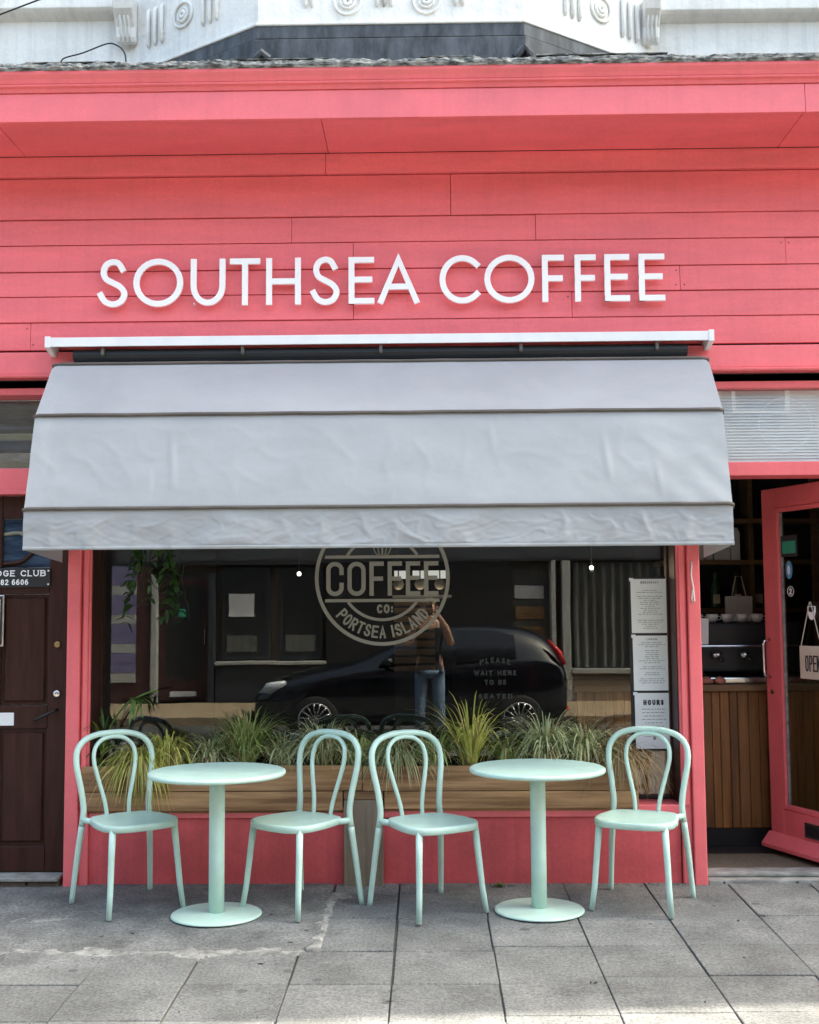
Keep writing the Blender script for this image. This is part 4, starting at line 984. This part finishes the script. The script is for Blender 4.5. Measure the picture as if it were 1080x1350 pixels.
def make_table():
    t = thing('bistro_table', 'mint table', 'table', world=False)
    MB().lathe([(.05, .688), (.30, .692), (.342, .696), (.348, .703), (.348, .712), (.344, .718), (.335, .721)], seg=72).build('table_top', 'mint', t, smooth=False, bevel=.0)
    for p in bpy.data.objects['table_top'].data.polygons: p.use_smooth = len(p.vertices) == 4
    MB().lathe([(.0395, .012), (.0395, .30), (.0395, .60), (.0395, .689)], seg=32).build('column', 'mint', t, smooth=False)
    for p in bpy.data.objects['column'].data.polygons: p.use_smooth = len(p.vertices) == 4
    MB().lathe([(.222, 0), (.228, .003), (.228, .008), (.222, .0125), (.06, .0165), (.045, .018)], seg=64).build('base_plate', 'mint', t)
    return t
tb = make_table()
for i, (x, y, lab) in enumerate(((-1.080, -.43, 'round mint pedestal table between the two chairs by the brown door'), (.556, -.365, 'round mint pedestal table between the two chairs by the shop doorway'))):
    o = tb if i == 0 else copy_tree(tb)
    o.location = (x, y, pz(y)+.001); o.rotation_euler = (0, 0, .7*i); tag(o, lab, 'table', 'round mint café tables')

# ================================================================== INSIDE THE SHOP: FURNITURE
ct = thing('service_counter', 'varnished pine tongue and groove counter inside the shop doorway', 'counter', (1.6, 1.2, 0))
x = .95; k = 0; qc = random.Random(8)
while x < 2.60:
    wd_ = qc.choice((.052, .06, .068)); MB().box(x+.001, x+wd_-.0015, 1.10+qc.uniform(0, .004), 1.12, .13, .985).build('board', 'tg', ct, bevel=.004, seg=1); x += wd_
MB().box(.945, 2.62, 1.121, 1.60, .012, .984).build('carcass', 'dark_wall', ct)
MB().box(.93, 2.64, 1.07, 1.62, .987, 1.03).build('counter_top', 'shelfwood', ct, bevel=.006)
MB().box(.95, 2.60, 1.112, 1.12, .012, .129).build('kick_board', 'black', ct)
sh = thing('wall_shelves', 'pine shelving on the dark wall behind the counter', 'shelves', (2.4, 2.5, 1.2))
for z in (1.48, 1.84, 2.15): MB().box(1.75, 3.0, 2.35, 2.62, z, z+.035).build('shelf', 'shelfwood', sh, bevel=.004)
for xx in (2.42, 2.98): MB().box(xx, xx+.035, 2.36, 2.62, 1.03, 2.5).build('upright', 'shelfwood', sh, bevel=.003)
MB().box(1.6, 3.01, 2.625, 2.66, .9, 2.6).build('back_board', 'dark_wall', sh)
sp = thing('side_shelves', 'pine shelf ladder seen through the open door glass', 'shelves', (2.85, 1.3, .02))
for z in (1.52, 1.78, 2.05, 2.3): MB().box(2.68, 3.01, .75, 1.75, z, z+.03).build('shelf', 'shelfwood', sp, bevel=.003)
MB().box(2.68, 2.72, 1.72, 1.75, .012, 2.5).build('upright', 'shelfwood', sp); MB().box(2.68, 2.72, .75, .78, .012, 2.5).build('upright', 'shelfwood', sp)
MB().box(2.99, 3.018, .75, 1.75, .012, 2.5).build('back_board', 'shelfwood', sp)
M['card'] = pmat('white_card', (.62, .62, .62), .7, .06, bump=0); M['red_tin'] = pmat('red_tin', (.25, .02, .02), .4, .1, bump=0); M['green_tin'] = pmat('green_tin', (.03, .10, .05), .4, .1, bump=0)
M['dark_jar'] = pmat('dark_jar', (.04, .03, .025), .3, .2, bump=0)
def carton(nm, lab, cat, x, y, z, w_, h_, mt, grp):
    t = thing(nm, lab, cat, (x, y, z), group=grp)
    MB().box(x-w_/2, x+w_/2, y-.04, y+.04, z, z+h_*.86).build('body', mt, t, bevel=.003)
    MB().prism([(x-w_/2, z+h_*.865), (x+w_/2, z+h_*.865), (x+w_/2*.6, z+h_), (x-w_/2*.6, z+h_)], y-.03, y+.03).build('fold', mt, t, bevel=.003)
for kx, w_, h_ in ((2.06, .055, .14), (2.125, .055, .14), (2.19, .055, .15)): carton('small_carton', 'small white carton beside the tall coffee bags on the middle pine shelf', 'carton', kx, 2.43, 1.876, w_, h_, 'card', 'small white cartons')
for kx in (2.25, 2.325): carton('tall_carton', 'tall white coffee bag on the middle pine shelf', 'coffee bag', kx, 2.43, 1.876, .068, .245, 'card', 'tall white coffee bags')
def jar(lab, x, y, z, r, h_, mt, grp):
    t = thing('storage_jar', lab, 'jar', (x, y, z), group=grp)
    MB().lathe([(r*.9, 0), (r, .01), (r, h_*.72), (r*.8, h_*.82), (r*.8, h_*.86)], (x, y, z), 20).build('body', mt, t, smooth=True); MB().lathe([(r*.85, h_*.865), (r*.88, h_*.88), (r*.88, h_), (r*.8, h_*1.01)], (x, y, z), 20).build('lid', 'black', t)
jar('red tin on the top pine shelf', 2.14, 2.45, 2.186, .055, .22, 'red_tin', None); jar('green tin on the top pine shelf', 2.28, 2.45, 2.186, .045, .18, 'green_tin', None)
for k in range(5): jar('dark jar on the side shelf behind the door glass', 2.80, .90+k*.16, 1.811, .05, .17, 'dark_jar', 'dark jars on the side shelves')
for k in range(3): jar('dark jar high on the side shelf behind the door glass', 2.80, .95+k*.22, 2.081, .055, .17, 'dark_jar', 'jars on the high side shelf')
em = thing('espresso_machine', 'steel espresso machine on the pine counter', 'coffee machine', (2.0, 1.4, 1.03))
MB().box(1.72, 2.45, 1.28, 1.58, 1.10, 1.42).build('body', 'black', em, bevel=.02); MB().box(1.74, 2.43, 1.16, 1.30, 1.032, 1.07).build('drip_tray', 'chrome', em, bevel=.006)
for xx in (1.8, 2.37): MB().box(xx-.02, xx+.02, 1.32, 1.5, 1.031, 1.099).build('foot', 'black', em)
for xx in (1.88, 2.06, 2.24):
    MB().lathe([(.03, 0), (.035, .01), (.035, .04)], (xx, 1.23, 1.19), 16).build('group_head', 'chrome', em, smooth=True); MB().tube([(xx, 1.21, 1.20), (xx, 1.10, 1.185)], [.012, .016], 8).build('portafilter', 'black', em, smooth=True)
MB().tube([(1.73, 1.2, 1.27), (2.44, 1.2, 1.27)], .008, 8).build('rail', 'chrome', em)
pc_ = tag(MB().prism([(1.66, 1.29), (1.79, 1.285), (1.795, 1.45), (1.665, 1.455)], 1.075, 1.08).build('price_card', 'card'), 'grey price card hanging above the pine counter', 'card')
M['pastry'] = pmat('pink_pastry', (.42, .16, .12), .7, .3, scale=(30, 30, 30), bump=.5)
for k in range(3):
    xx = 1.70+k*.085
    MB().lathe([(.02, 0), (.034, .008), (.038, .025), (.025, .042), (.008, .048)], (xx, 1.13, 1.031), 14).build('pastry', 'pastry', smooth=True)
for o in [o for o in bpy.data.objects if o.name.startswith('pastry')]: tag(o, 'small iced bun on the pine counter', 'bun', 'buns on the counter')
for k in range(6):
    xx = 1.80+k*.10; t = thing('coffee_cup', 'white cup stacked on top of the espresso machine', 'cup', (xx, 1.42, 1.42), group='cups on the espresso machine')
    MB().lathe([(.022, 0), (.036, .02), (.040, .055), (.037, .056), (.030, .02)], (xx, 1.42, 1.421), 16).build('bowl', 'card', t, smooth=True)
    MB().tube([(xx+.036, 1.42, 1.462), (xx+.058, 1.42, 1.46), (xx+.056, 1.42, 1.44), (xx+.034, 1.42, 1.437)], .004, 5).build('handle', 'card', t, smooth=True)
qj = random.Random(5)
for k in range(6):
    xx = 1.86+k*.16; t = thing('glass_bottle', ('dark' if k % 2 else 'green')+' glass bottle with pale label on the lowest pine shelf', 'bottle', (xx, 2.46, 1.516), group='bottles on the lowest shelf'); hh = qj.uniform(.22, .28)
    MB().lathe([(.03, 0), (.034, .01), (.034, hh*.6), (.014, hh*.78), (.013, hh)], (xx, 2.46, 1.516), 14).build('body', 'dark_jar' if k % 2 else 'green_tin', t, smooth=True)
    MB().box(xx-.026, xx+.026, 2.424, 2.4275, 1.55, 1.62).build('label_patch', 'cream', t)
bag = thing('paper_bag', 'pale paper bag with handle hanging beyond the counter', 'bag', (2.2, 1.9, 1.4))
MB().box(2.12, 2.30, 1.88, 1.95, 1.42, 1.60).build('body', 'card', bag, bevel=.006); MB().tube([(2.16, 1.9, 1.60), (2.19, 1.9, 1.74), (2.23, 1.9, 1.74), (2.26, 1.9, 1.60)], .004, 5).build('handle', 'cream', bag)
# slatted back counter with lit opening and round lamps
M['slat'] = wood('oiled_slat', (.16, .085, .035), (.30, .18, .085), (2, 26, 26), rough=.6)
M['lit_win'] = emit('lit_window', (.9, .88, .82), .12)
bc = thing('slatted_counter', 'slatted timber back counter with pale top inside the window', 'counter', (0, 3.4, 0))
for k in range(9): MB().box(-.28, .06, 3.30, 3.33, 1.01+k*.068, 1.01+k*.068+.048).build('slat', 'slat', bc, bevel=.004, seg=1)
MB().box(-.275, .055, 3.331, 3.75, .012, 1.615).build('carcass', 'black', bc); MB().box(-.29, .20, 3.26, 3.8, 1.618, 1.64).build('counter_top', 'card', bc, bevel=.004)
for a, b in ((-.29, -.16), (-.13, -.03), (0, .16)): MB().box(a, b, 3.80, 3.82, 1.79, 1.86).build('lit_pane', 'lit_win', bc)
M['warm'] = pmat('paper_lamp_shade', (.6, .55, .48), .7, .05, bump=0)
M['lampw'] = emit('lamp_bulb', (1.0, .93, .8), 1.2)
def pendant(lab, x, y, z, r, mt, energy, grp=None):
    t = thing('pendant_lamp', lab, 'lamp', (x, y, z), group=grp)
    MB().lathe([(r*.3, -r*.95), (r*.75, -r*.66), (r, 0), (r*.75, r*.66), (r*.3, r*.95)], (x, y, z), 20).build('shade', mt, t, smooth=True)
    MB().tube([(x, y, z+r*.9), (x, y, 2.89)], .005, 6).build('flex', 'black', t)
    if energy:
        l = bpy.data.lights.new('lamp_light', 'POINT'); l.energy = energy; l.color = (1, .8, .55); l.shadow_soft_size = r*1.1
        lo = bpy.data.objects.new('lamp_light', l); col.objects.link(lo); lo.location = (x, y-.02, z-r*1.6); lo.parent = t; lo.matrix_parent_inverse = Matrix.Translation(t.location).inverted()
for x in (-.235, -.06, .10): pendant('round pale pendant lamp above the slatted counter', x, 3.02, 1.725, .046, 'warm', .03, 'round pendant lamps over the slatted counter')
pendant('small bright lamp seen through the letter C of the window emblem', -.95, 2.2, 1.79, .016, 'lampw', 0)
pendant('small oval bright lamp inside the shop beyond the parked car reflection', 1.03, .9, 1.775, .013, 'lampw', .4)
# ivy trailing down inside the glass
iv = thing('hanging_ivy', 'trailing green ivy hanging inside the window near the pilaster', 'plant', (-1.62, .62, 1.25))
q = random.Random(31); mb = MB(); st = MB()
for k in range(9):
    x0 = -1.72+.03*k+q.uniform(-.02, .02); z1 = q.uniform(1.42, 1.85); z = 2.3; x = x0; P_ = [(x, .60, 2.34)]
    while z > z1:
        x += q.uniform(-.018, .018); z -= .035; P_.append((x, .60+q.uniform(-.02, .02), z))
        for _ in range(2):
            a = q.uniform(0, 6.28); leaf(mb, P_[-1], (math.cos(a), -.3+.5*math.sin(a), q.uniform(-.8, .2)), q.uniform(.03, .06), q.uniform(.011, .02), .4)
    st.tube(P_, .002, 4)
mb.build('leaves', 'ivy', iv, fix=False); st.build('stems', 'ivy', iv)
MB().lathe([(.10, 0), (.13, .15), (.14, .16)], (-1.60, .62, 2.33), 20).build('pot', 'black', iv)

# ================================================================== THE FAR SIDE OF THE STREET (seen reflected in the window)
FY = -12.8
M['maroon'] = pmat('dark_maroon_paint', (.045, .014, .012), .6, .2, bump=.1); M['slate_p'] = pmat('dark_slate_paint', (.022, .027, .033), .55, .2, bump=.1)
M['lilac'] = pmat('lilac_panel', (.16, .14, .26), .6, .1, bump=0); M['ftrim'] = pmat('grey_white_trim', (.34, .34, .32), .6, .1, bump=.1)
M['curtain'] = pmat('grey_curtain', (.10, .10, .09), .9, .3, scale=(14, 14, 1), bump=0); M['fbrick'] = pmat('grey_stone_plinth', (.16, .13, .10), .9, .2, bump=.3)
fs = thing('opposite_shop', 'dark painted shop terrace across the street', 'building', (0, FY, 0))
MB().box(-16, 16, FY-6, FY-.35, -.1, 8.2).build('wall', 'fbrick', fs)
MB().box(-16, -1.75, FY-.34, FY-.12, 2.3, 3.6).build('fascia', 'slate_p', fs, bevel=.01); MB().box(-1.74, 16, FY-.34, FY-.10, 2.35, 3.6).build('fascia', 'slate_p', fs, bevel=.01)
MB().box(-16, 16, FY-.34, FY+.22, 3.62, 3.85).build('cornice', 'slate_p', fs, bevel=.02)
MB().box(-9, -4.72, FY-.34, FY-.05, -.03, 2.29).build('pier', 'maroon', fs)
for k in range(12): MB().box(-5.52, -4.98, FY-.049, FY-.02, .32+k*.165, .32+k*.165+.158).build('striped_panel', 'lilac' if k % 3 else 'ftrim', fs)
for a in (-4.72, -3.74): MB().box(a, a+.10, FY-.30, FY-.02, -.03, 2.15).build('door_jamb', 'ftrim' if a < -4 else 'slate_p', fs, bevel=.006)
d_ = MB().box(-4.61, -3.75, FY-.24, FY-.19, .0, 2.08).build('door', 'maroon', fs, bevel=.006)
MB().box(-4.49, -3.87, FY-.188, FY-.184, .35, 1.95).build('pane', 'black', d_); MB().tube([(-3.82, FY-.15, .95), (-3.82, FY-.15, 1.2)], .012, 6).build('handle', 'chrome', d_)
MB().box(-4.28, -4.16, FY-.183, FY-.181, 1.42, 1.56).build('sticker', 'green_st', d_); MB().box(-4.42, -3.96, FY-.183, FY-.178, .07, .16).build('kick_plate', 'card', d_)
MB().box(-3.62, -1.75, FY-.34, FY-.10, -.03, .60).build('stall_riser', 'slate_p', fs); MB().box(-3.63, -1.74, FY-.34, FY-.03, .602, .66).build('sill', 'ftrim', fs, bevel=.006)
for a, b in ((-3.55, -2.72), (-2.55, -1.80)):
    w_ = MB().box(a, b, FY-.30, FY-.22, .68, 2.28).build('window', 'slate_p', fs, bevel=.01); MB().box(a+.07, b-.07, FY-.218, FY-.215, .76, 2.2).build('pane', 'black', w_)
    MB().box(a+.1, a+.62, FY-.213, FY-.21, .82, 1.1).build('display_box', 'curtain', w_)
w_ = bpy.data.objects['window']; MB().box(-3.42, -2.98, FY-.2135, FY-.2105, 1.42, 1.82).build('notice', 'card', fs)
MB().box(-1.73, 1.45, FY-.34, FY-.14, -.03, 2.34).build('shopfront', 'black', fs)
MB().box(1.46, 2.08, FY-.33, FY-.3, .0, 2.3).build('lobby', 'curtain', fs); 
for z in (.5, 1.0, 1.35, 1.7): MB().box(1.5, 2.0, FY-.298, FY-.27, z, z+.22).build('lobby_panel', 'slat' if z < 1.5 else 'card', fs)
for a, b in ((2.09, 2.17), (2.28, 2.42), (5.6, 5.72)): MB().box(a, b, FY-.30, FY+.03, -.03, 2.34).build('post', 'ftrim', fs, bevel=.01)
MB().box(2.43, 5.59, FY-.34, FY+.0, -.03, .42).build('plinth', 'fbrick', fs); MB().box(2.43, 5.59, FY-.34, FY+.05, .422, .50).build('sill', 'ftrim', fs, bevel=.006)
MB().box(2.43, 5.59, FY-.26, FY-.25, .51, 2.33).build('display_back', 'slate_p', fs)
cu = MB(); n = 60
for k in range(n+1):
    x = 2.5+1.6*k/n; y = FY-.2+.035*math.sin(k*1.1)+.02*math.sin(k*.37)
    cu.v += [(x, y, .52), (x, y, 2.3)]
cu.f = [(2*k, 2*k+2, 2*k+3, 2*k+1) for k in range(n)]; cu.build('curtain', 'curtain', fs, smooth=True)
MB().box(4.2, 4.75, FY-.2, FY-.19, 1.3, 1.85).build('poster', 'lilac', fs)
for x in range(-7, 8, 2):
    w_ = MB().box(x*1.9-.5, x*1.9+.5, FY-.349, FY-.30, 4.8, 6.6).build('window', 'ftrim', fs, bevel=.01); MB().box(x*1.9-.42, x*1.9+.42, FY-.299, FY-.295, 4.88, 6.52).build('pane', 'black', w_)

# ---- parked hatchback
M['car'] = pmat('black_car_paint', (.006, .007, .010), .08, .1, bump=0, spec=.8, rvar=.03); M['tyre'] = pmat('rubber', (.015, .015, .015), .8, .2, bump=.2)
M['car_glass'] = pmat('dark_car_glass', (.004, .004, .005), .05, .1, bump=0, spec=.7, rvar=.02); M['tail'] = pmat('red_lamp', (.45, .02, .02), .15, .1, bump=0); M['lamp_c'] = pmat('headlamp', (.5, .52, .55), .12, .1, bump=0)
CZ = -.146; CYN = -7.46; CYC = CYN-.86
car = thing('parked_car', 'black hatchback parked at the kerb', 'car', (-.2, CYC, CZ))
# stations: x, half width at sill / belt / roof, z sill, z belt, z roof
st = [(-2.22, .50, .55, .40, .34, .52, .60), (-2.14, .70, .74, .55, .26, .60, .70), (-1.95, .80, .83, .62, .22, .68, .80), (-1.55, .83, .86, .68, .20, .76, .90), (-1.10, .84, .86, .70, .20, .85, .98),
      (-.78, .84, .86, .70, .20, .90, 1.06), (-.35, .84, .86, .64, .20, .92, 1.30), (.05, .84, .86, .60, .20, .94, 1.44), (.55, .84, .86, .60, .20, .96, 1.49), (1.05, .84, .86, .60, .20, .98, 1.46), (1.40, .83, .85, .60, .22, 1.0, 1.38), (1.58, .81, .83, .60, .26, .98, 1.24), (1.70, .76, .79, .62, .30, .90, 1.02), (1.76, .66, .70, .55, .36, .74, .80)]
mb = MB(); half = lambda s: [(s[1]*.9, s[4]), (s[1], s[4]+.08), (s[2], (s[4]+s[5])/2+.02), (s[2]*.985, s[5]), (s[2]*.94, s[5]+.03), (s[3]+.04, s[6]-.04), (s[3]*.6, s[6]), (0, s[6]+.008)]
for s in st:
    h_ = half(s); full = [(-a, b) for a, b in h_]+[(a, b) for a, b in reversed(h_[:-1])]
    for a, b in full: mb.v.append((s[0], CYC-a, CZ+b))
n = 15
for k in range(len(st)-1):
    for j in range(n-1): a = k*n+j; mb.f.append((a, a+1, a+n+1, a+n))
    mb.f.append((k*n+n-1, k*n, k*n+n, k*n+2*n-1))
mb.f.append(tuple(range(n-1, -1, -1))); mb.f.append(tuple((len(st)-1)*n+j for j in range(n)))
body = mb.build('body', 'car', car, smooth=True); ss = body.modifiers.new('sub', 'SUBSURF'); ss.levels = 2; ss.render_levels = 2
for s in (1, -1):
    yy = lambda d: CYC+s*d
    for poly in ([(-.62, .985), (-.30, 1.22), (.02, 1.37), (.28, 1.40), (.28, 1.0)], [(.34, 1.0), (.34, 1.405), (.85, 1.40), (1.08, 1.33), (1.10, 1.06)]):
        mb = MB(); k = [(x, z, .845-.215*max(0, (z-.97)/.46)) for x, z in poly]
        mb.v = [(x, yy(d+.012), CZ+z) for x, z, d in k]+[(x, yy(d-.03), CZ+z) for x, z, d in k]; n = len(k)
        mb.f = [tuple(range(n)), tuple(range(2*n-1, n-1, -1))]+[(i, (i+1) % n, n+(i+1) % n, n+i) for i in range(n)]; mb.build('side_window', 'car_glass', car)
    for wx in (-1.40, 1.13):
        wh = MB().lathe([(.20, -.09), (.285, -.10), (.302, -.08), (.302, .08), (.285, .10), (.20, .09)], (wx, yy(.765), CZ+.302), 32, 'y').build('wheel', 'tyre', car, smooth=True)
        ri = MB()
        for k in range(15):
            a = 2*math.pi*k/15; c_, s__ = math.cos(a), math.sin(a)
            ri.tube([(wx+.04*c_, yy(.872), CZ+.302+.04*s__), (wx+.12*c_, yy(.868), CZ+.302+.12*s__), (wx+.205*c_, yy(.866), CZ+.302+.205*s__)], [.012, .009, .011], 5)
        ri.tube([(wx+.208*math.cos(a), yy(.866), CZ+.302+.208*math.sin(a)) for a in [2*math.pi*k/36 for k in range(36)]], .011, 6, closed=True)
        ri.lathe([(.045, 0), (.04, .012)], (wx, yy(.866), CZ+.302), 16, 'y'); ri.build('rim', 'chrome', wh, smooth=True)
        MB().lathe([(.345, -.02), (.345, .01)], (wx, yy(.838), CZ+.315), 32, 'y').build('wheel_arch', 'black', car)
    MB().tube([(-2.10, yy(.62), CZ+.63), (-1.98, yy(.77), CZ+.70), (-1.78, yy(.80), CZ+.77)], [.035, .075, .03], 10).build('headlight', 'lamp_c', car, smooth=True)
    MB().tube([(1.50, yy(.74), CZ+1.27), (1.62, yy(.765), CZ+1.12), (1.70, yy(.76), CZ+.97)], [.02, .045, .03], 10).build('tail_light', 'tail', car, smooth=True)
    MB().tube([(1.70, yy(.72), CZ+.42), (1.74, yy(.66), CZ+.42)], .03, 8).build('reflector', 'tail', car)
    MB().tube([(-.52, yy(.86), CZ+.99), (-.50, yy(.97), CZ+1.02), (-.46, yy(1.0), CZ+1.02)], [.03, .06, .05], 8).build('wing_mirror', 'car', car, smooth=True)
    MB().box(.12, .30, yy(.862)-.01, yy(.862)+.01, CZ+.87, CZ+.895).build('door_handle', 'car', car, bevel=.004)
    MB().box(.305, .312, yy(.858)-.004, yy(.858)+.004, CZ+.30, CZ+.97).build('door_seam', 'black', car)

# ---- the photographer, standing behind the camera with a phone raised
M['skin'] = pmat('skin', (.42, .24, .17), .55, .08, bump=.05); M['cloth_d'] = pmat('dark_cotton', (.015, .015, .018), .9, .2, bump=.2); M['jean'] = pmat('pale_denim', (.13, .19, .28), .9, .2, bump=.2); M['hair'] = pmat('grey_brown_hair', (.14, .10, .07), .7, .3, bump=.4)
PX, PY, PZ = .02, -6.86, pz(-6.86)
per = thing('person', 'person in dark sleeveless top and pale jeans raising a phone', 'person', (PX, PY, PZ))
def skinmesh(name, mat, verts, edges, rad, root=0):
    me = bpy.data.meshes.new(name); me.from_pydata([(PX+x, PY+y, PZ+z) for x, y, z in verts], edges, [])
    me.materials.append(M[mat]); o = bpy.data.objects.new(name, me); col.objects.link(o); o.parent = per; o.matrix_parent_inverse = Matrix.Translation(per.location).inverted()
    sk = o.modifiers.new('skin', 'SKIN'); sk.use_smooth_shade = True
    if not me.skin_vertices: 
        bpy.context.view_layer.objects.active = o; bpy.ops.mesh.customdata_skin_add()
    for v, r in zip(me.skin_vertices[0].data, rad): v.radius = r if hasattr(r, '__len__') else (r, r); v.use_root = False
    me.skin_vertices[0].data[root].use_root = True
    su = o.modifiers.new('sub', 'SUBSURF'); su.levels = 2; su.render_levels = 2
    return o
V = [(0, 0, .95), (0, 0, 1.12), (0, 0, 1.32), (0, .0, 1.43), (0, .02, 1.50), (0, .03, 1.60), (0, .025, 1.70)]
Rr = [(.15, .10), (.14, .095), (.165, .10), (.09, .07), (.055, .055), (.082, .095), (.05, .06)]
Ed = [(k, k+1) for k in range(6)]
for s in (1, -1):
    b = len(V)
    V += [(s*.17, 0, 1.39), (s*.255, .09, 1.17), (s*.20, .22, 1.36), (s*.09, .285, 1.535), (s*.06, .295, 1.575)]; Rr += [.058, .045, .038, .026, .03]
    Ed += [(3, b), (b, b+1), (b+1, b+2), (b+2, b+3), (b+3, b+4)]
    b = len(V); V += [(s*.095, 0, .88), (s*.11, .01, .50), (s*.12, -.02, .09), (s*.125, .10, .035)]; Rr += [.088, .058, .042, .035]; Ed += [(0, b), (b, b+1), (b+1, b+2), (b+2, b+3)]
skinmesh('body', 'skin', V, Ed, Rr)
skinmesh('top', 'cloth_d', [(0, 0, .86), (0, 0, .98), (0, 0, 1.14), (0, 0, 1.30), (0, 0, 1.40), (.15, 0, 1.40), (-.15, 0, 1.40)], [(0, 1), (1, 2), (2, 3), (3, 4), (4, 5), (4, 6)], [(.165, .118), (.165, .115), (.158, .11), (.178, .115), (.10, .085), (.062, .066), (.062, .066)], 1)
skinmesh('jeans', 'jean', [(0, 0, .93), (.095, 0, .84), (.11, .01, .50), (.122, -.02, .10), (-.095, 0, .84), (-.11, .01, .50), (-.122, -.02, .10)], [(0, 1), (1, 2), (2, 3), (0, 4), (4, 5), (5, 6)], [(.15, .11), .10, .072, .062, .10, .072, .062])
skinmesh('hair', 'hair', [(0, -.01, 1.60), (0, -.005, 1.68), (0, .01, 1.735)], [(0, 1), (1, 2)], [(.088, .085), (.095, .10), (.06, .07)])
for s in (1, -1):
    skinmesh('shoe', 'cloth_d', [(s*.122, -.05, .05), (s*.125, .05, .045), (s*.13, .15, .035)], [(0, 1), (1, 2)], [(.05, .045), (.05, .04), (.042, .03)])
    for k in range(4): skinmesh('finger', 'skin', [(s*.062, .298, 1.55+k*.018), (s*.088, .325, 1.555+k*.018), (s*.07, .345, 1.56+k*.018)], [(0, 1), (1, 2)], [.009, .0085, .007])
    skinmesh('thumb', 'skin', [(s*.055, .285, 1.545), (s*.045, .30, 1.575), (s*.035, .305, 1.60)], [(0, 1), (1, 2)], [.011, .009, .007])
for s in (1, -1):
    MB().lathe([(.008, 0), (.011, .004), (.006, .009)], (PX+s*.032, PY+.118, PZ+1.625), 12, 'y').build('eye', 'white', per, smooth=True)
    skinmesh('ear', 'skin', [(s*.084, .02, 1.60), (s*.090, .01, 1.635)], [(0, 1)], [.014, .016])
skinmesh('nose', 'skin', [(0, .115, 1.63), (0, .132, 1.60)], [(0, 1)], [.010, .014]); skinmesh('mouth', 'tail', [(-.022, .112, 1.56), (0, .118, 1.562), (.022, .112, 1.56)], [(0, 1), (1, 2)], [.004, .006, .004])
ph = thing('phone', 'dark phone held up in both hands', 'phone', (PX, PY+.31, PZ+1.55))
MB().box(PX-.038, PX+.038, PY+.308, PY+.317, PZ+1.53, PZ+1.685).build('case', 'black', ph, bevel=.003); MB().box(PX-.034, PX-.004, PY+.317, PY+.320, PZ+1.64, PZ+1.68).build('lens_plate', 'chrome', ph, bevel=.001)

# ---- wires on the stucco
wr = tag(MB().tube(catmull([(-2.056, -.1, 4.60), (-2.04, -.1, 4.648), (-1.93, -.1, 4.68), (-1.80, -.1, 4.73), (-1.746, -.1, 4.727), (-1.70, -.1, 4.69), (-1.684, -.1, 4.63), (-1.68, -.1, 4.47)], 6), .0045, 6).build('loose_cable', 'black', smooth=True), 'thin dark cable looping up from the shop cornice', 'cable')
tag(MB().tube([(-3.2, -.34, 4.47), (-2.75, -.32, 4.64), (-2.332, -.3, 4.808), (-2.124, -.3, 4.887), (-1.2, -.22, 5.25)], .005, 6).build('overhead_cable', 'black', smooth=True), 'thin black cable running up across the white wall', 'cable')
for o in list(bpy.data.objects):
    if 'wp' in o: del o['wp']
